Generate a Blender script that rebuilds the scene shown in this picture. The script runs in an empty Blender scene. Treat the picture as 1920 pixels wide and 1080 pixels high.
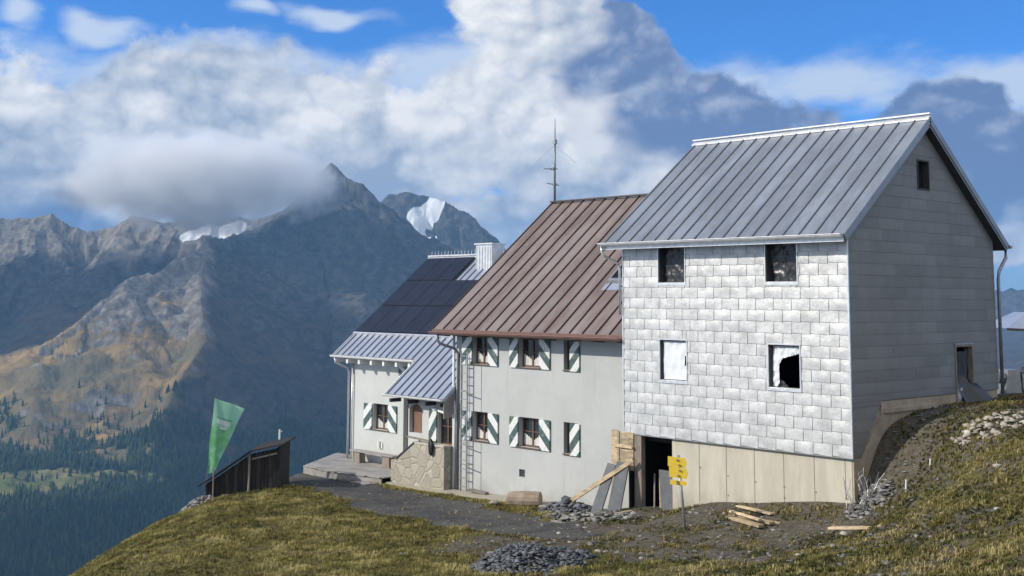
import bpy, math, random
import numpy as np
from mathutils import Matrix, Vector
random.seed(7)
RNG = np.random.default_rng(11)
S = bpy.context.scene
R_ = math.radians
# ---------------------------------------------------------------- camera
F, CY, YAW, PITCH, ROLL = 2272.85, 300.2, 0.8286, 0.1137, 0.0051
CAM = np.array([16.7312, -26.7473, 3.855])
fw = np.array([-math.sin(YAW)*math.cos(PITCH), math.cos(YAW)*math.cos(PITCH), math.sin(PITCH)])
r0 = np.array([math.cos(YAW), math.sin(YAW), 0.0]); u0 = np.cross(r0, fw)
RT = r0*math.cos(ROLL)+u0*math.sin(ROLL); UP = -r0*math.sin(ROLL)+u0*math.cos(ROLL)
FH = np.array([-math.sin(YAW), math.cos(YAW), 0.0])
cd = bpy.data.cameras.new('camera'); cam = bpy.data.objects.new('camera', cd); S.collection.objects.link(cam)
cam.matrix_world = Matrix([[RT[0], UP[0], -fw[0], CAM[0]], [RT[1], UP[1], -fw[1], CAM[1]], [RT[2], UP[2], -fw[2], CAM[2]], [0, 0, 0, 1]])
cd.sensor_width = 36; cd.lens = F/1920*36; cd.shift_y = -(540-CY)/1920; cd.clip_start = 0.1; cd.clip_end = 40000
S.camera = cam
def ray(px, py): return fw+RT*((px-960)/F)-UP*((py-CY)/F)
def far(px, py, r):                       # a point r metres away over the ground, at a bearing and height read off the photo
    d = ray(px, py); return CAM+d*(r/math.hypot(d[0], d[1]))
# ---------------------------------------------------------------- light
SUN_EL, SUN_AZ = 31.0, 32.0               # azimuth: degrees left of the house front's normal
sd = Vector((-math.sin(R_(SUN_AZ))*math.cos(R_(SUN_EL)), -math.cos(R_(SUN_AZ))*math.cos(R_(SUN_EL)), math.sin(R_(SUN_EL))))
sl = bpy.data.lights.new('sun', 'SUN'); sl.energy = 4.2; sl.angle = R_(0.5); sl.color = (1, .93, .82)
so = bpy.data.objects.new('sun', sl); S.collection.objects.link(so); so.rotation_euler = sd.to_track_quat('Z', 'Y').to_euler()
S.view_settings.view_transform = 'Standard'; S.view_settings.look = 'None'; S.view_settings.gamma = 1; S.view_settings.exposure = 0
S.cycles.volume_bounces = 8; S.cycles.max_bounces = 10; S.cycles.diffuse_bounces = 3; S.cycles.glossy_bounces = 2; S.cycles.volume_step_rate = 1.0; S.cycles.volume_max_steps = 64

class NT:
    """small helper for node trees"""
    def __init__(s, tree): s.t = tree; s.n = tree.nodes; s.l = tree.links
    def new(s, typ, **k):
        n = s.n.new(typ)
        for a, b in k.items(): setattr(n, a, b)
        return n
    def put(s, sock, v):
        if isinstance(v, bpy.types.NodeSocket): s.l.new(v, sock)
        elif v is not None: sock.default_value = v
    def m(s, op, a, b=None, c=None, clamp=False):
        n = s.new('ShaderNodeMath', operation=op, use_clamp=clamp)
        s.put(n.inputs[0], a)
        if b is not None: s.put(n.inputs[1], b)
        if c is not None: s.put(n.inputs[2], c)
        return n.outputs[0]
    def vm(s, op, a, b=None):
        n = s.new('ShaderNodeVectorMath', operation=op); s.put(n.inputs[0], a)
        if b is not None: s.put(n.inputs[1], b)
        return n.outputs[1] if op == 'DOT_PRODUCT' else n.outputs[0]
    def noise(s, vec, scale, detail=4, rough=.5, dist=0):
        n = s.new('ShaderNodeTexNoise'); s.put(n.inputs['Vector'], vec); n.inputs['Scale'].default_value = scale
        n.inputs['Detail'].default_value = detail; n.inputs['Roughness'].default_value = rough; n.inputs['Distortion'].default_value = dist
        return n.outputs[0]
    def mix(s, f, a, b, mode='MIX'):
        n = s.new('ShaderNodeMix', data_type='RGBA', blend_type=mode); s.put(n.inputs[0], f); s.put(n.inputs[6], a); s.put(n.inputs[7], b)
        return n.outputs[2]
    def ss(s, v, a, b, x=0., y=1.):
        n = s.new('ShaderNodeMapRange', interpolation_type='SMOOTHSTEP'); s.put(n.inputs[0], v)
        n.inputs[1].default_value = a; n.inputs[2].default_value = b; n.inputs[3].default_value = x; n.inputs[4].default_value = y
        return n.outputs[0]
    def comb(s, x, y, z):
        n = s.new('ShaderNodeCombineXYZ'); s.put(n.inputs[0], x); s.put(n.inputs[1], y); s.put(n.inputs[2], z); return n.outputs[0]
def c4(c): return (c[0], c[1], c[2], 1)

# ---------------------------------------------------------------- sky with clouds (bearing and height above the horizon, in degrees)
W = bpy.data.worlds.new('World'); S.world = W; W.use_nodes = True
w = NT(W.node_tree); w.n.clear()
tc = w.new('ShaderNodeTexCoord').outputs['Generated']
sky = w.new('ShaderNodeTexSky', sky_type='NISHITA', sun_disc=False); sky.sun_elevation = R_(SUN_EL)
sky.sun_rotation = math.atan2(sd.x, sd.y); sky.altitude = 2300; sky.air_density = 1.0; sky.dust_density = .3; sky.ozone_density = 2.0
az = w.m('MULTIPLY', w.m('ARCTAN2', w.vm('DOT_PRODUCT', tc, tuple(r0)), w.vm('DOT_PRODUCT', tc, tuple(FH))), 57.2958)
sx = w.new('ShaderNodeSeparateXYZ'); w.l.new(tc, sx.inputs[0])
el = w.m('MULTIPLY', w.m('ARCSINE', sx.outputs[2]), 57.2958)
def deg(px, py):
    d = ray(px, py); d = d/np.linalg.norm(d)
    return math.degrees(math.atan2(d@r0, d@FH)), math.degrees(math.asin(d[2]))
P = w.comb(az, w.m('MULTIPLY', el, 1.25), 0.0)
n1 = w.noise(w.vm('ADD', P, (31, 5, 0)), .12, 3, .5); n2 = w.noise(w.vm('ADD', P, (7, 71, 0)), .12, 3, .5)
wu = w.m('ADD', az, w.m('MULTIPLY', w.m('SUBTRACT', n1, .5), 7)); wv = w.m('ADD', el, w.m('MULTIPLY', w.m('SUBTRACT', n2, .5), 4.5))
def blobs(lst):
    out = None
    for px, py, a, b in lst:
        u, v = deg(px, py); a /= 39.7; b /= 39.7
        x = w.m('MULTIPLY', w.m('SUBTRACT', wu, u), 1/a); y = w.m('MULTIPLY', w.m('SUBTRACT', wv, v), 1/b)
        e = w.m('SUBTRACT', 1, w.m('SQRT', w.m('ADD', w.m('MULTIPLY', x, x), w.m('MULTIPLY', y, y))))
        out = e if out is None else w.m('SMOOTH_MAX', out, e, .15)
    return out
def fbm(vec, sc, det=7, r=.55): return w.m('SUBTRACT', w.noise(vec, sc, det, r), .5)
# cauliflower relief: folded noise, lit from the sun's side
def billow(v):
    out = None
    for sc, am, of in ((.17, 1.05, 3), (.40, .55, 11), (.95, .2, 23), (2.2, .10, 31)):
        n_ = w.noise(w.vm('ADD', v, (of, of*2, of)), sc, 1.5, .45)
        q_ = w.m('MULTIPLY', w.m('ABSOLUTE', w.m('SUBTRACT', n_, .5)), 4*am); out = q_ if out is None else w.m('ADD', out, q_)
    return out
bA = billow(P); bB = billow(w.vm('ADD', P, (-.45, .55, 0)))
light = w.m('ADD', w.m('MULTIPLY', w.m('SUBTRACT', bA, .80), .52), w.m('MULTIPLY', w.m('SUBTRACT', bA, bB), .50))
L1 = blobs([(-700, 300, 600, 240), (60, 270, 300, 170), (330, 230, 340, 175), (620, 270, 330, 165), (880, 250, 230, 150), (1010, 40, 170, 140), (1080, 290, 230, 190), (380, 400, 700, 90), (900, 440, 420, 90), (1900, 450, 90, 60), (2500, 400, 450, 200), (3400, 330, 700, 240), (-2200, 330, 900, 240), (5200, 330, 900, 260), (-3900, 300, 900, 260)])
L2 = blobs([(1130, 120, 150, 110), (1230, 230, 170, 110), (1340, 250, 160, 120), (1450, 290, 190, 105), (1600, 330, 200, 90), (1780, 300, 130, 140), (1900, 350, 170, 140), (2100, 330, 200, 150), (100, 430, 260, 60)])
cov1 = w.ss(w.m('ADD', L1, w.m('MULTIPLY', fbm(w.vm('ADD', P, (5, 5, 5)), .38, 8, .6), 1.0)), .03, .30)
cov1 = w.m('MAXIMUM', cov1, w.m('MULTIPLY', w.ss(w.m('ABSOLUTE', az), 45, 75), w.ss(fbm(w.vm('ADD', P, (9, 9, 9)), .05, 5, .6), -.25, .0)))  # unseen cloud cover added behind the camera to keep ambient light neutral
cov2 = w.ss(w.m('ADD', L2, w.m('MULTIPLY', fbm(w.vm('ADD', P, (55, 25, 5)), .4, 8, .6), .75)), -.02, .16)
PS = w.comb(w.m('MULTIPLY', az, .35), w.m('ADD', el, w.m('MULTIPLY', az, -.06)), 4.0)
cir = blobs([(1530, 150, 300, 75), (1860, 180, 260, 70), (620, 30, 150, 30), (210, 40, 70, 25), (450, 22, 50, 25), (40, 30, 60, 25), (400, 120, 420, 45), (850, 120, 200, 60)])
cirf = w.m('MULTIPLY', w.ss(w.m('ADD', cir, w.m('MULTIPLY', fbm(PS, .55, 8, .62), 1.6)), -.1, .75), .9)
sk = w.mix(1.0, sky.outputs[0], (.36, .98, 1.75, 1), 'MULTIPLY')
K = 10.0
def k4(c): return (c[0]*K, c[1]*K, c[2]*K, 1)
col = w.mix(w.ss(el, -2, 7.0, 1, 0), sk, k4((.36, .47, .64)))
col = w.mix(cirf, col, k4((.66, .76, .92)))
big = w.m('SUBTRACT', w.noise(w.vm('ADD', P, (77, 3, 1)), .11, 2, .5), .5)
lt = w.m('ADD', light, w.m('ADD', w.m('MULTIPLY', big, 2.2), w.ss(el, 2.5, 9, -.25, .18)))
c1 = w.mix(w.m('MULTIPLY_ADD', lt, .95, .58, True), k4((.36, .44, .58)), k4((1.02, 1.01, 1.0)))
c2 = w.mix(w.ss(w.m('ADD', light, w.m('MULTIPLY', L2, -.35)), -.35, .45), k4((.15, .225, .43)), k4((.46, .53, .68)))
front = w.m('MULTIPLY', cov1, w.ss(w.m('SUBTRACT', L1, L2), -.25, .25))
col = w.mix(cov1, col, c1)
col = w.mix(w.m('MULTIPLY', cov2, w.m('SUBTRACT', 1, w.m('MULTIPLY', front, .8))), col, c2)
bg = w.new('ShaderNodeBackground'); w.l.new(col, bg.inputs[0]); bg.inputs[1].default_value = 0.1
wo = w.new('ShaderNodeOutputWorld'); w.l.new(bg.outputs[0], wo.inputs[0])
W.cycles.sampling_method = 'MANUAL'; W.cycles.sample_map_resolution = 512

# ---------------------------------------------------------------- noise in numpy
def _h(ix, iy, seed):
    h = (ix.astype(np.int64)*374761393+iy.astype(np.int64)*668265263+seed*1274126177) & 0xffffffff
    h = ((h ^ (h >> 13))*1274126177) & 0xffffffff
    return ((h ^ (h >> 16)) & 0xffff)/65535.0*2*math.pi
def perlin(x, y, seed=0):
    x = np.asarray(x, float); y = np.asarray(y, float)
    ix = np.floor(x); iy = np.floor(y); fx = x-ix; fy = y-iy
    u = fx*fx*fx*(fx*(fx*6-15)+10); v = fy*fy*fy*(fy*(fy*6-15)+10)
    def g(a, b):
        t = _h(ix+a, iy+b, seed); return np.cos(t)*(fx-a)+np.sin(t)*(fy-b)
    return ((g(0, 0)*(1-u)+g(1, 0)*u)*(1-v)+(g(0, 1)*(1-u)+g(1, 1)*u)*v)*1.5
def nfbm(x, y, oct=5, seed=0, gain=.5):
    s = 0; a = 1
    for i in range(oct): s = s+a*perlin(x*2**i+17*i, y*2**i-9*i, seed+i); a *= gain
    return s
def nridge(x, y, oct=5, seed=0, gain=.5):
    s = 0; a = 1
    for i in range(oct): s = s+a*(1-2*np.abs(perlin(x*2**i+5*i, y*2**i+3*i, seed+i))); a *= gain
    return s

# ---------------------------------------------------------------- mesh helpers
ORG = {}
def tag(o, label=None, cat=None, group=None, kind=None):
    if label: o['label'] = label
    if cat: o['category'] = cat
    if group: o['group'] = group
    if kind: o['kind'] = kind
    return o
def thing(name, loc, label, cat, group=None):
    o = bpy.data.objects.new(name, None); S.collection.objects.link(o); o.location = loc; o.empty_display_size = .2
    ORG[o.name] = Vector(loc); return tag(o, label, cat, group)
def addmesh(name, me, parent=None, loc=None):
    o = bpy.data.objects.new(name, me); S.collection.objects.link(o)
    if parent is not None: o.parent = parent; ORG[o.name] = ORG[parent.name]
    else: o.location = loc or (0, 0, 0); ORG[o.name] = Vector(loc or (0, 0, 0))
    return o
class MB:
    def __init__(s): s.v = []; s.f = []; s.mi = []; s.tone = []; s.cur = 0
    def poly(s, pts, m=None, tone=0.5):
        i = len(s.v); s.v += [tuple(p) for p in pts]; s.f.append(tuple(range(i, i+len(pts)))); s.mi.append(s.cur if m is None else m); s.tone += [tone]*len(pts)
    def add(s, V, Fs, m=None, tone=.5):
        i = len(s.v); s.v += [tuple(p) for p in V]; s.f += [tuple(i+k for k in f) for f in Fs]; s.mi += [s.cur if m is None else m]*len(Fs); s.tone += [tone]*len(V)
    def box(s, x0, y0, z0, x1, y1, z1, m=None, tone=.5):
        V = [(x0, y0, z0), (x1, y0, z0), (x1, y1, z0), (x0, y1, z0), (x0, y0, z1), (x1, y0, z1), (x1, y1, z1), (x0, y1, z1)]
        s.add(V, [(0, 3, 2, 1), (4, 5, 6, 7), (0, 1, 5, 4), (1, 2, 6, 5), (2, 3, 7, 6), (3, 0, 4, 7)], m, tone)
    def hexa(s, V, m=None, tone=.5):
        s.add(V, [(0, 3, 2, 1), (4, 5, 6, 7), (0, 1, 5, 4), (1, 2, 6, 5), (2, 3, 7, 6), (3, 0, 4, 7)], m, tone)
    def bar(s, a, b, w_, h_, up=(0, 0, 1), m=None, tone=.5):
        a = Vector(a); b = Vector(b); d = (b-a).normalized(); up = Vector(up)
        sd_ = d.cross(up)
        if sd_.length < 1e-4: sd_ = d.cross(Vector((1, 0, 0)))
        sd_.normalize(); u = sd_.cross(d).normalized(); sd_ *= w_/2; u *= h_/2
        s.hexa([a-sd_-u, a+sd_-u, b+sd_-u, b-sd_-u, a-sd_+u, a+sd_+u, b+sd_+u, b-sd_+u], m, tone)
    def tube(s, pts, r, n=8, m=None, cap=True, tone=.5):
        pts = [Vector(p) for p in pts]; rs = r if isinstance(r, (list, tuple)) else [r]*len(pts)
        base = len(s.v); V = []; Fs = []
        for i, p in enumerate(pts):
            d = (pts[min(i+1, len(pts)-1)]-pts[max(i-1, 0)]).normalized()
            a = d.cross(Vector((0, 0, 1)))
            if a.length < .05: a = d.cross(Vector((1, 0, 0)))
            a.normalize(); b = a.cross(d)
            for k in range(n):
                t = 2*math.pi*k/n; V.append(p+(a*math.cos(t)+b*math.sin(t))*rs[i])
        for i in range(len(pts)-1):
            for k in range(n): Fs.append((i*n+k, i*n+(k+1) % n, (i+1)*n+(k+1) % n, (i+1)*n+k))
        if cap: Fs.append(tuple(range(n-1, -1, -1))); Fs.append(tuple((len(pts)-1)*n+k for k in range(n)))
        s.add(V, Fs, m, tone)
    def prism(s, pts, d, m=None, tone=.5):
        n = len(pts); d = Vector(d); V = [Vector(p) for p in pts]; V = V+[p+d for p in V]
        s.add(V, [tuple(range(n-1, -1, -1)), tuple(range(n, 2*n))]+[(i, (i+1) % n, n+(i+1) % n, n+i) for i in range(n)], m, tone)
    def build(s, name, mats, parent=None, smooth=False, loc=None, bevel=0):
        if not isinstance(mats, (list, tuple)): mats = [mats]
        o_ = ORG[parent.name] if parent is not None else Vector(loc or (0, 0, 0))
        me = bpy.data.meshes.new(name)
        me.from_pydata([(p[0]-o_.x, p[1]-o_.y, p[2]-o_.z) for p in s.v], [], s.f)
        for m in mats: me.materials.append(m)
        me.polygons.foreach_set('material_index', s.mi)
        a = me.attributes.new('tone', 'FLOAT', 'POINT'); a.data.foreach_set('value', s.tone)
        if smooth: me.polygons.foreach_set('use_smooth', [True]*len(s.f))
        me.update(); o = addmesh(name, me, parent, loc)
        if bevel:
            b = o.modifiers.new('bevel', 'BEVEL'); b.width = bevel; b.segments = 2; b.limit_method = 'ANGLE'
        return o
def np_mesh(name, V, Fc, mats, attrs=None, smooth=False, parent=None, loc=None):
    """V (n,3), Fc (m,k) with k 3 or 4"""
    V = np.asarray(V, np.float32); Fc = np.asarray(Fc, np.int32)
    if loc is not None: V = V-np.array(loc, np.float32)
    me = bpy.data.meshes.new(name); me.vertices.add(len(V)); me.vertices.foreach_set('co', V.ravel())
    k = Fc.shape[1]; me.loops.add(Fc.size); me.loops.foreach_set('vertex_index', Fc.ravel())
    me.polygons.add(len(Fc)); me.polygons.foreach_set('loop_start', np.arange(0, Fc.size, k, dtype=np.int32)); 
    if smooth: me.polygons.foreach_set('use_smooth', np.ones(len(Fc), bool))
    for m in (mats if isinstance(mats, (list, tuple)) else [mats]): me.materials.append(m)
    for an, av in (attrs or {}).items():
        a = me.attributes.new(an, 'FLOAT', 'POINT'); a.data.foreach_set('value', np.asarray(av, np.float32))
    me.update(calc_edges=True); me.validate()
    return addmesh(name, me, parent, loc)
def scatter(name, bases, pos, scl, rot, tone, mat_, loc=(0, 0, 0), tilt=None):
    """many copies of small base shapes merged in one mesh (for things nobody could count)"""
    VV = []; FF = []; TT = []; off = 0
    which = RNG.integers(0, len(bases), len(pos))
    for bi, (bv, bf) in enumerate(bases):
        idx = np.where(which == bi)[0]
        if not len(idx): continue
        bv = np.array(bv, float); bf = np.array(bf, int)
        c, s_ = np.cos(rot[idx]), np.sin(rot[idx]); sc = scl[idx]
        v = bv[None]*sc[:, None, :]
        if tilt is not None:
            t = tilt[idx]; ct, st = np.cos(t), np.sin(t)
            y = v[:, :, 1]*ct[:, None]-v[:, :, 2]*st[:, None]; z = v[:, :, 1]*st[:, None]+v[:, :, 2]*ct[:, None]
            v = np.stack([v[:, :, 0], y, z], -1)
        x = v[:, :, 0]*c[:, None]-v[:, :, 1]*s_[:, None]; y = v[:, :, 0]*s_[:, None]+v[:, :, 1]*c[:, None]
        v = np.stack([x, y, v[:, :, 2]], -1)+pos[idx][:, None, :]
        n = len(bv); f = bf[None]+(np.arange(len(idx))*n)[:, None, None]+off
        VV.append(v.reshape(-1, 3)); FF.append(f.reshape(-1, bf.shape[1])); TT.append(np.repeat(tone[idx], n)); off += n*len(idx)
    return np_mesh(name, np.concatenate(VV), np.concatenate(FF), mat_, {'tone': np.concatenate(TT)}, loc=loc)

# ---------------------------------------------------------------- materials
def mat(name, col, rough=.8, metal=0., var=.12, scale=3., bump=.0, bscale=30., tone=0., col2=None, coat=None, stretch=(1, 1, 1), spec=.5):
    m = bpy.data.materials.new(name); m.use_nodes = True; t = NT(m.node_tree); b = t.n['Principled BSDF']
    tc_ = t.new('ShaderNodeTexCoord').outputs['Object']
    v = t.vm('MULTIPLY', tc_, stretch)
    n = t.noise(v, scale, 5, .6); n2_ = t.noise(v, scale*7, 3, .6)
    f = t.ss(t.m('ADD', t.m('MULTIPLY', n, .75), t.m('MULTIPLY', n2_, .25)), .35, .65)
    lo = c4([max(0, x*(1-var)) for x in col]); hi = c4([min(1, x*(1+var)) for x in col])
    c = t.mix(f, lo, c4(col2) if col2 else hi)
    if tone:
        a = t.new('ShaderNodeAttribute', attribute_name='tone').outputs['Fac']
        g = t.m('ADD', 1-tone, t.m('MULTIPLY', a, 2*tone)); c = t.mix(1.0, c, t.comb(g, g, g), 'MULTIPLY')
    t.l.new(c, b.inputs['Base Color']); b.inputs['Roughness'].default_value = rough; b.inputs['Metallic'].default_value = metal
    b.inputs['Specular IOR Level'].default_value = spec
    if bump:
        bn = t.new('ShaderNodeBump'); bn.inputs['Strength'].default_value = bump; bn.inputs['Distance'].default_value = .02
        t.l.new(t.noise(v, bscale, 5, .6), bn.inputs['Height']); t.l.new(bn.outputs[0], b.inputs['Normal'])
    return m
M = {}
M['shingle'] = mat('shingle_metal', (.55, .555, .55), .42, .38, .17, 3.0, .6, 3.5, tone=.05)
M['siding'] = mat('siding_panel', (.215, .21, .20), .6, .1, .08, 1.2, .15, 6, tone=.10, stretch=(1, 1, .4))
M['underlay'] = mat('dark_underlay', (.10, .105, .11), .9)
M['gap'] = mat('shingle_backing', (.30, .305, .31), .8)
M['concrete'] = mat('concrete', (.52, .49, .41), .9, 0, .10, 1.0, .3, 25, stretch=(2.5, 2.5, .5))
M['bluegrey'] = mat('bluegrey_metal_roof', (.255, .28, .318), .42, .2, .16, 1.3, .12, 5, stretch=(1, .4, .4), tone=.07)
M['seam_blue'] = mat('seam_bluegrey', (.19, .21, .24), .5, .3)
M['brown'] = mat('brown_metal_roof', (.225, .163, .14), .5, .1, .22, 1.0, .12, 5, stretch=(1, .35, .35), tone=.10, col2=(.27, .225, .21))
M['seam_brown'] = mat('seam_brown', (.085, .06, .052), .5, .2)
M['fascia_brown'] = mat('brown_gutter', (.20, .115, .095), .45, .2)
M['light_roof'] = mat('pale_metal_roof', (.44, .48, .56), .4, .45, .08, 1.0, .05, 8)
M['seam_pale'] = mat('seam_pale', (.20, .225, .28), .5, .3)
M['zinc'] = mat('galvanised_zinc', (.70, .71, .72), .38, .55, .12, 6)
M['zinc_dark'] = mat('weathered_zinc', (.33, .34, .35), .45, .5, .15, 6)
M['plaster'] = mat('grey_plaster', (.475, .49, .485), .95, 0, .05, .8, .25, 60)
M['plaster_white'] = mat('pale_plaster', (.55, .565, .55), .95, 0, .05, .9, .25, 60)
M['whitepaint'] = mat('white_paint', (.78, .79, .78), .6, 0, .05, 4)
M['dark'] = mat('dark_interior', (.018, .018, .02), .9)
M['soffit'] = mat('dark_soffit', (.05, .048, .05), .8)
M['brownwood'] = mat('brown_window_wood', (.13, .075, .045), .6, 0, .25, 8)
M['doorwood'] = mat('door_wood', (.20, .11, .07), .6, 0, .25, 6, stretch=(4, 4, .5))
M['rawwood'] = mat('raw_boards', (.46, .36, .23), .85, 0, .3, 3, .3, 30, tone=.25, stretch=(1, 1, 3))
M['greywood'] = mat('weathered_wood', (.25, .215, .18), .9, 0, .3, 3, .4, 25, tone=.3, stretch=(3, 3, .6))
M['deckwood'] = mat('deck_boards', (.30, .285, .27), .85, 0, .2, 2, .3, 20, tone=.12)
M['hutwood'] = mat('charred_hut_boards', (.032, .027, .025), .9, 0, .35, 3, .4, 25, tone=.45, stretch=(4, 4, .6))
M['slate'] = mat('slate_grey', (.12, .127, .14), .75, 0, .3, 5, .3, 20, tone=.45)
M['slab'] = mat('leaning_slab', (.10, .11, .12), .7, 0, .2, 3)
M['stone'] = mat('rubble_stone', (.21, .205, .195), .9, 0, .25, 5, .4, 20, tone=.5)
M['palestone'] = mat('pale_rock', (.36, .325, .275), .9, 0, .2, 5, .4, 15, tone=.3)
M['black'] = mat('black_plastic', (.015, .015, .017), .45)
M['steel'] = mat('steel_pole', (.20, .21, .22), .45, .6)
M['yellow'] = mat('yellow_sign', (.80, .56, .04), .55, 0, .04, 8)
M['solar'] = mat('solar_panel_glass', (.022, .024, .030), .38, .0, .2, 2, spec=.35)
M['solarframe'] = mat('solar_panel_frame', (.018, .02, .024), .5, .3)
M['wovenwhite'] = mat('white_sheeting', (.72, .76, .82), .6, 0, .08, 4)
M['curtain'] = mat('curtain', (.6, .58, .55), .9)
def weather(m, z0, z1, col, amt):
    t = NT(m.node_tree); b = t.n['Principled BSDF']; src = b.inputs['Base Color'].links[0].from_socket
    gp = t.new('ShaderNodeNewGeometry').outputs['Position']; sp = t.new('ShaderNodeSeparateXYZ'); t.l.new(gp, sp.inputs[0])
    n = t.noise(gp, 2.2, 6, .65); st = t.noise(t.vm('MULTIPLY', gp, (5, 5, .35)), 1.0, 5, .6)
    f = t.m('MULTIPLY', t.ss(t.m('ADD', sp.outputs[2], t.m('MULTIPLY', t.m('SUBTRACT', n, .5), 1.4)), z0, z1, 1, 0), amt)
    f2 = t.m('MULTIPLY', t.ss(st, .55, .8), amt*.55)
    t.l.new(t.mix(t.m('MAXIMUM', f, f2), src, c4(col)), b.inputs['Base Color'])
weather(M['plaster'], -2.9, -1.9, (.30, .29, .26), .55); weather(M['plaster_white'], -2.9, -2.0, (.30, .29, .26), .5); weather(M['concrete'], -2.2, -1.1, (.25, .22, .17), .6)
def glass():
    m = mat('window_glass', (.02, .022, .025), .06, 0, .3, 2, spec=.7); return m
M['glass'] = glass()
def sheet_black():
    m = mat('crumpled_film', (.02, .02, .022), .36, 0, .3, 5, spec=.7); return m
M['film'] = sheet_black()
def stripes(name, sgn, axis=0):
    m = bpy.data.materials.new(name); m.use_nodes = True; t = NT(m.node_tree); b = t.n['Principled BSDF']
    g = t.new('ShaderNodeSeparateXYZ'); t.l.new(t.new('ShaderNodeTexCoord').outputs['Generated'], g.inputs[0])
    x = g.outputs[axis]
    if sgn < 0: x = t.m('SUBTRACT', 1, x)
    v = t.m('SUBTRACT', g.outputs[2], t.m('MULTIPLY', x, .50))
    f = t.m('LESS_THAN', t.m('FRACT', t.m('DIVIDE', t.m('ADD', v, .70), .70)), .5)
    n = t.noise(t.new('ShaderNodeTexCoord').outputs['Object'], 9, 4, .6)
    c = t.mix(f, (.72, .74, .73, 1), (.055, .10, .10, 1)); c = t.mix(t.ss(n, .5, .85), c, (.35, .37, .36, 1))
    t.l.new(c, b.inputs['Base Color']); b.inputs['Roughness'].default_value = .65; return m
M['str_a'] = stripes('shutter_stripes_rising', 1); M['str_b'] = stripes('shutter_stripes_falling', -1)
def stonewall():
    m = bpy.data.materials.new('natural_stone_wall'); m.use_nodes = True; t = NT(m.node_tree); b = t.n['Principled BSDF']
    tc_ = t.new('ShaderNodeTexCoord').outputs['Object']
    wv_ = t.vm('ADD', tc_, t.vm('SCALE', t.new('ShaderNodeTexNoise').outputs[1]) if False else (0, 0, 0))
    vo = t.new('ShaderNodeTexVoronoi', feature='DISTANCE_TO_EDGE'); vo.inputs['Scale'].default_value = 2.4; t.l.new(wv_, vo.inputs['Vector'])
    vc = t.new('ShaderNodeTexVoronoi'); vc.inputs['Scale'].default_value = 2.4; t.l.new(wv_, vc.inputs['Vector'])
    n = t.noise(tc_, 12, 5, .6)
    sep = t.new('ShaderNodeSeparateColor'); t.l.new(vc.outputs['Color'], sep.inputs[0])
    c = t.mix(sep.outputs[0], (.34, .31, .25, 1), (.50, .46, .38, 1)); c = t.mix(t.ss(n, .45, .8), c, (.25, .23, .2, 1))
    c = t.mix(t.ss(vo.outputs['Distance'], .01, .035, .6, 0), c, (.29, .27, .23, 1))
    t.l.new(c, b.inputs['Base Color']); b.inputs['Roughness'].default_value = .9
    bn = t.new('ShaderNodeBump'); bn.inputs['Strength'].default_value = .6; bn.inputs['Distance'].default_value = .03
    t.l.new(t.m('ADD', t.ss(vo.outputs['Distance'], 0, .08), t.m('MULTIPLY', n, .4)), bn.inputs['Height']); t.l.new(bn.outputs[0], b.inputs['Normal'])
    return m
M['stonewall'] = stonewall()
def tonemat(name, cols, rough=.9, bump=0, nscale=4., translucent=0.):
    """colour ramps along the per-instance tone"""
    m = bpy.data.materials.new(name); m.use_nodes = True; t = NT(m.node_tree); b = t.n['Principled BSDF']
    a = t.new('ShaderNodeAttribute', attribute_name='tone').outputs['Fac']
    r = t.new('ShaderNodeValToRGB'); t.l.new(a, r.inputs[0]); e = r.color_ramp.elements
    while len(e) < len(cols): e.new(.5)
    for i, c in enumerate(cols): e[i].position = i/(len(cols)-1); e[i].color = c4(c)
    t.l.new(r.outputs[0], b.inputs['Base Color']); b.inputs['Roughness'].default_value = rough; b.inputs['Specular IOR Level'].default_value = .2
    return m
M['grass'] = tonemat('grass_blades', [(.06, .06, .02), (.17, .158, .05), (.31, .27, .09), (.52, .45, .21)])
M['weeds'] = tonemat('weeds', [(.035, .04, .016), (.10, .10, .032), (.20, .17, .05), (.36, .30, .15)])
M['conifer'] = tonemat('conifer_needles', [(.018, .032, .018), (.032, .055, .026), (.055, .085, .036)])
def ground_mat():
    m = bpy.data.materials.new('alpine_ground'); m.use_nodes = True; t = NT(m.node_tree); b = t.n['Principled BSDF']
    tc_ = t.new('ShaderNodeTexCoord').outputs['Object']
    d = t.new('ShaderNodeAttribute', attribute_name='dirt').outputs['Fac']
    n = t.noise(tc_, 1.2, 6, .65); n2_ = t.noise(tc_, 9, 6, .7); n3 = t.noise(tc_, 40, 3, .6)
    g = t.mix(t.ss(n2_, .3, .7), (.06, .055, .022, 1), (.18, .155, .055, 1)); 
    e = t.mix(t.ss(n2_, .3, .7), (.055, .048, .036, 1), (.16, .14, .105, 1)); e = t.mix(t.ss(n3, .58, .75), e, (.24, .235, .22, 1))
    c = t.mix(t.ss(t.m('ADD', d, t.m('MULTIPLY', t.m('SUBTRACT', n, .5), 1.2)), .35, .65), g, e)
    t.l.new(c, b.inputs['Base Color']); b.inputs['Roughness'].default_value = .95; b.inputs['Specular IOR Level'].default_value = .2
    bn = t.new('ShaderNodeBump'); bn.inputs['Strength'].default_value = .9; bn.inputs['Distance'].default_value = .06
    t.l.new(t.m('ADD', n2_, t.m('MULTIPLY', n3, .4)), bn.inputs['Height']); t.l.new(bn.outputs[0], b.inputs['Normal'])
    return m
M['ground'] = ground_mat()
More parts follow.
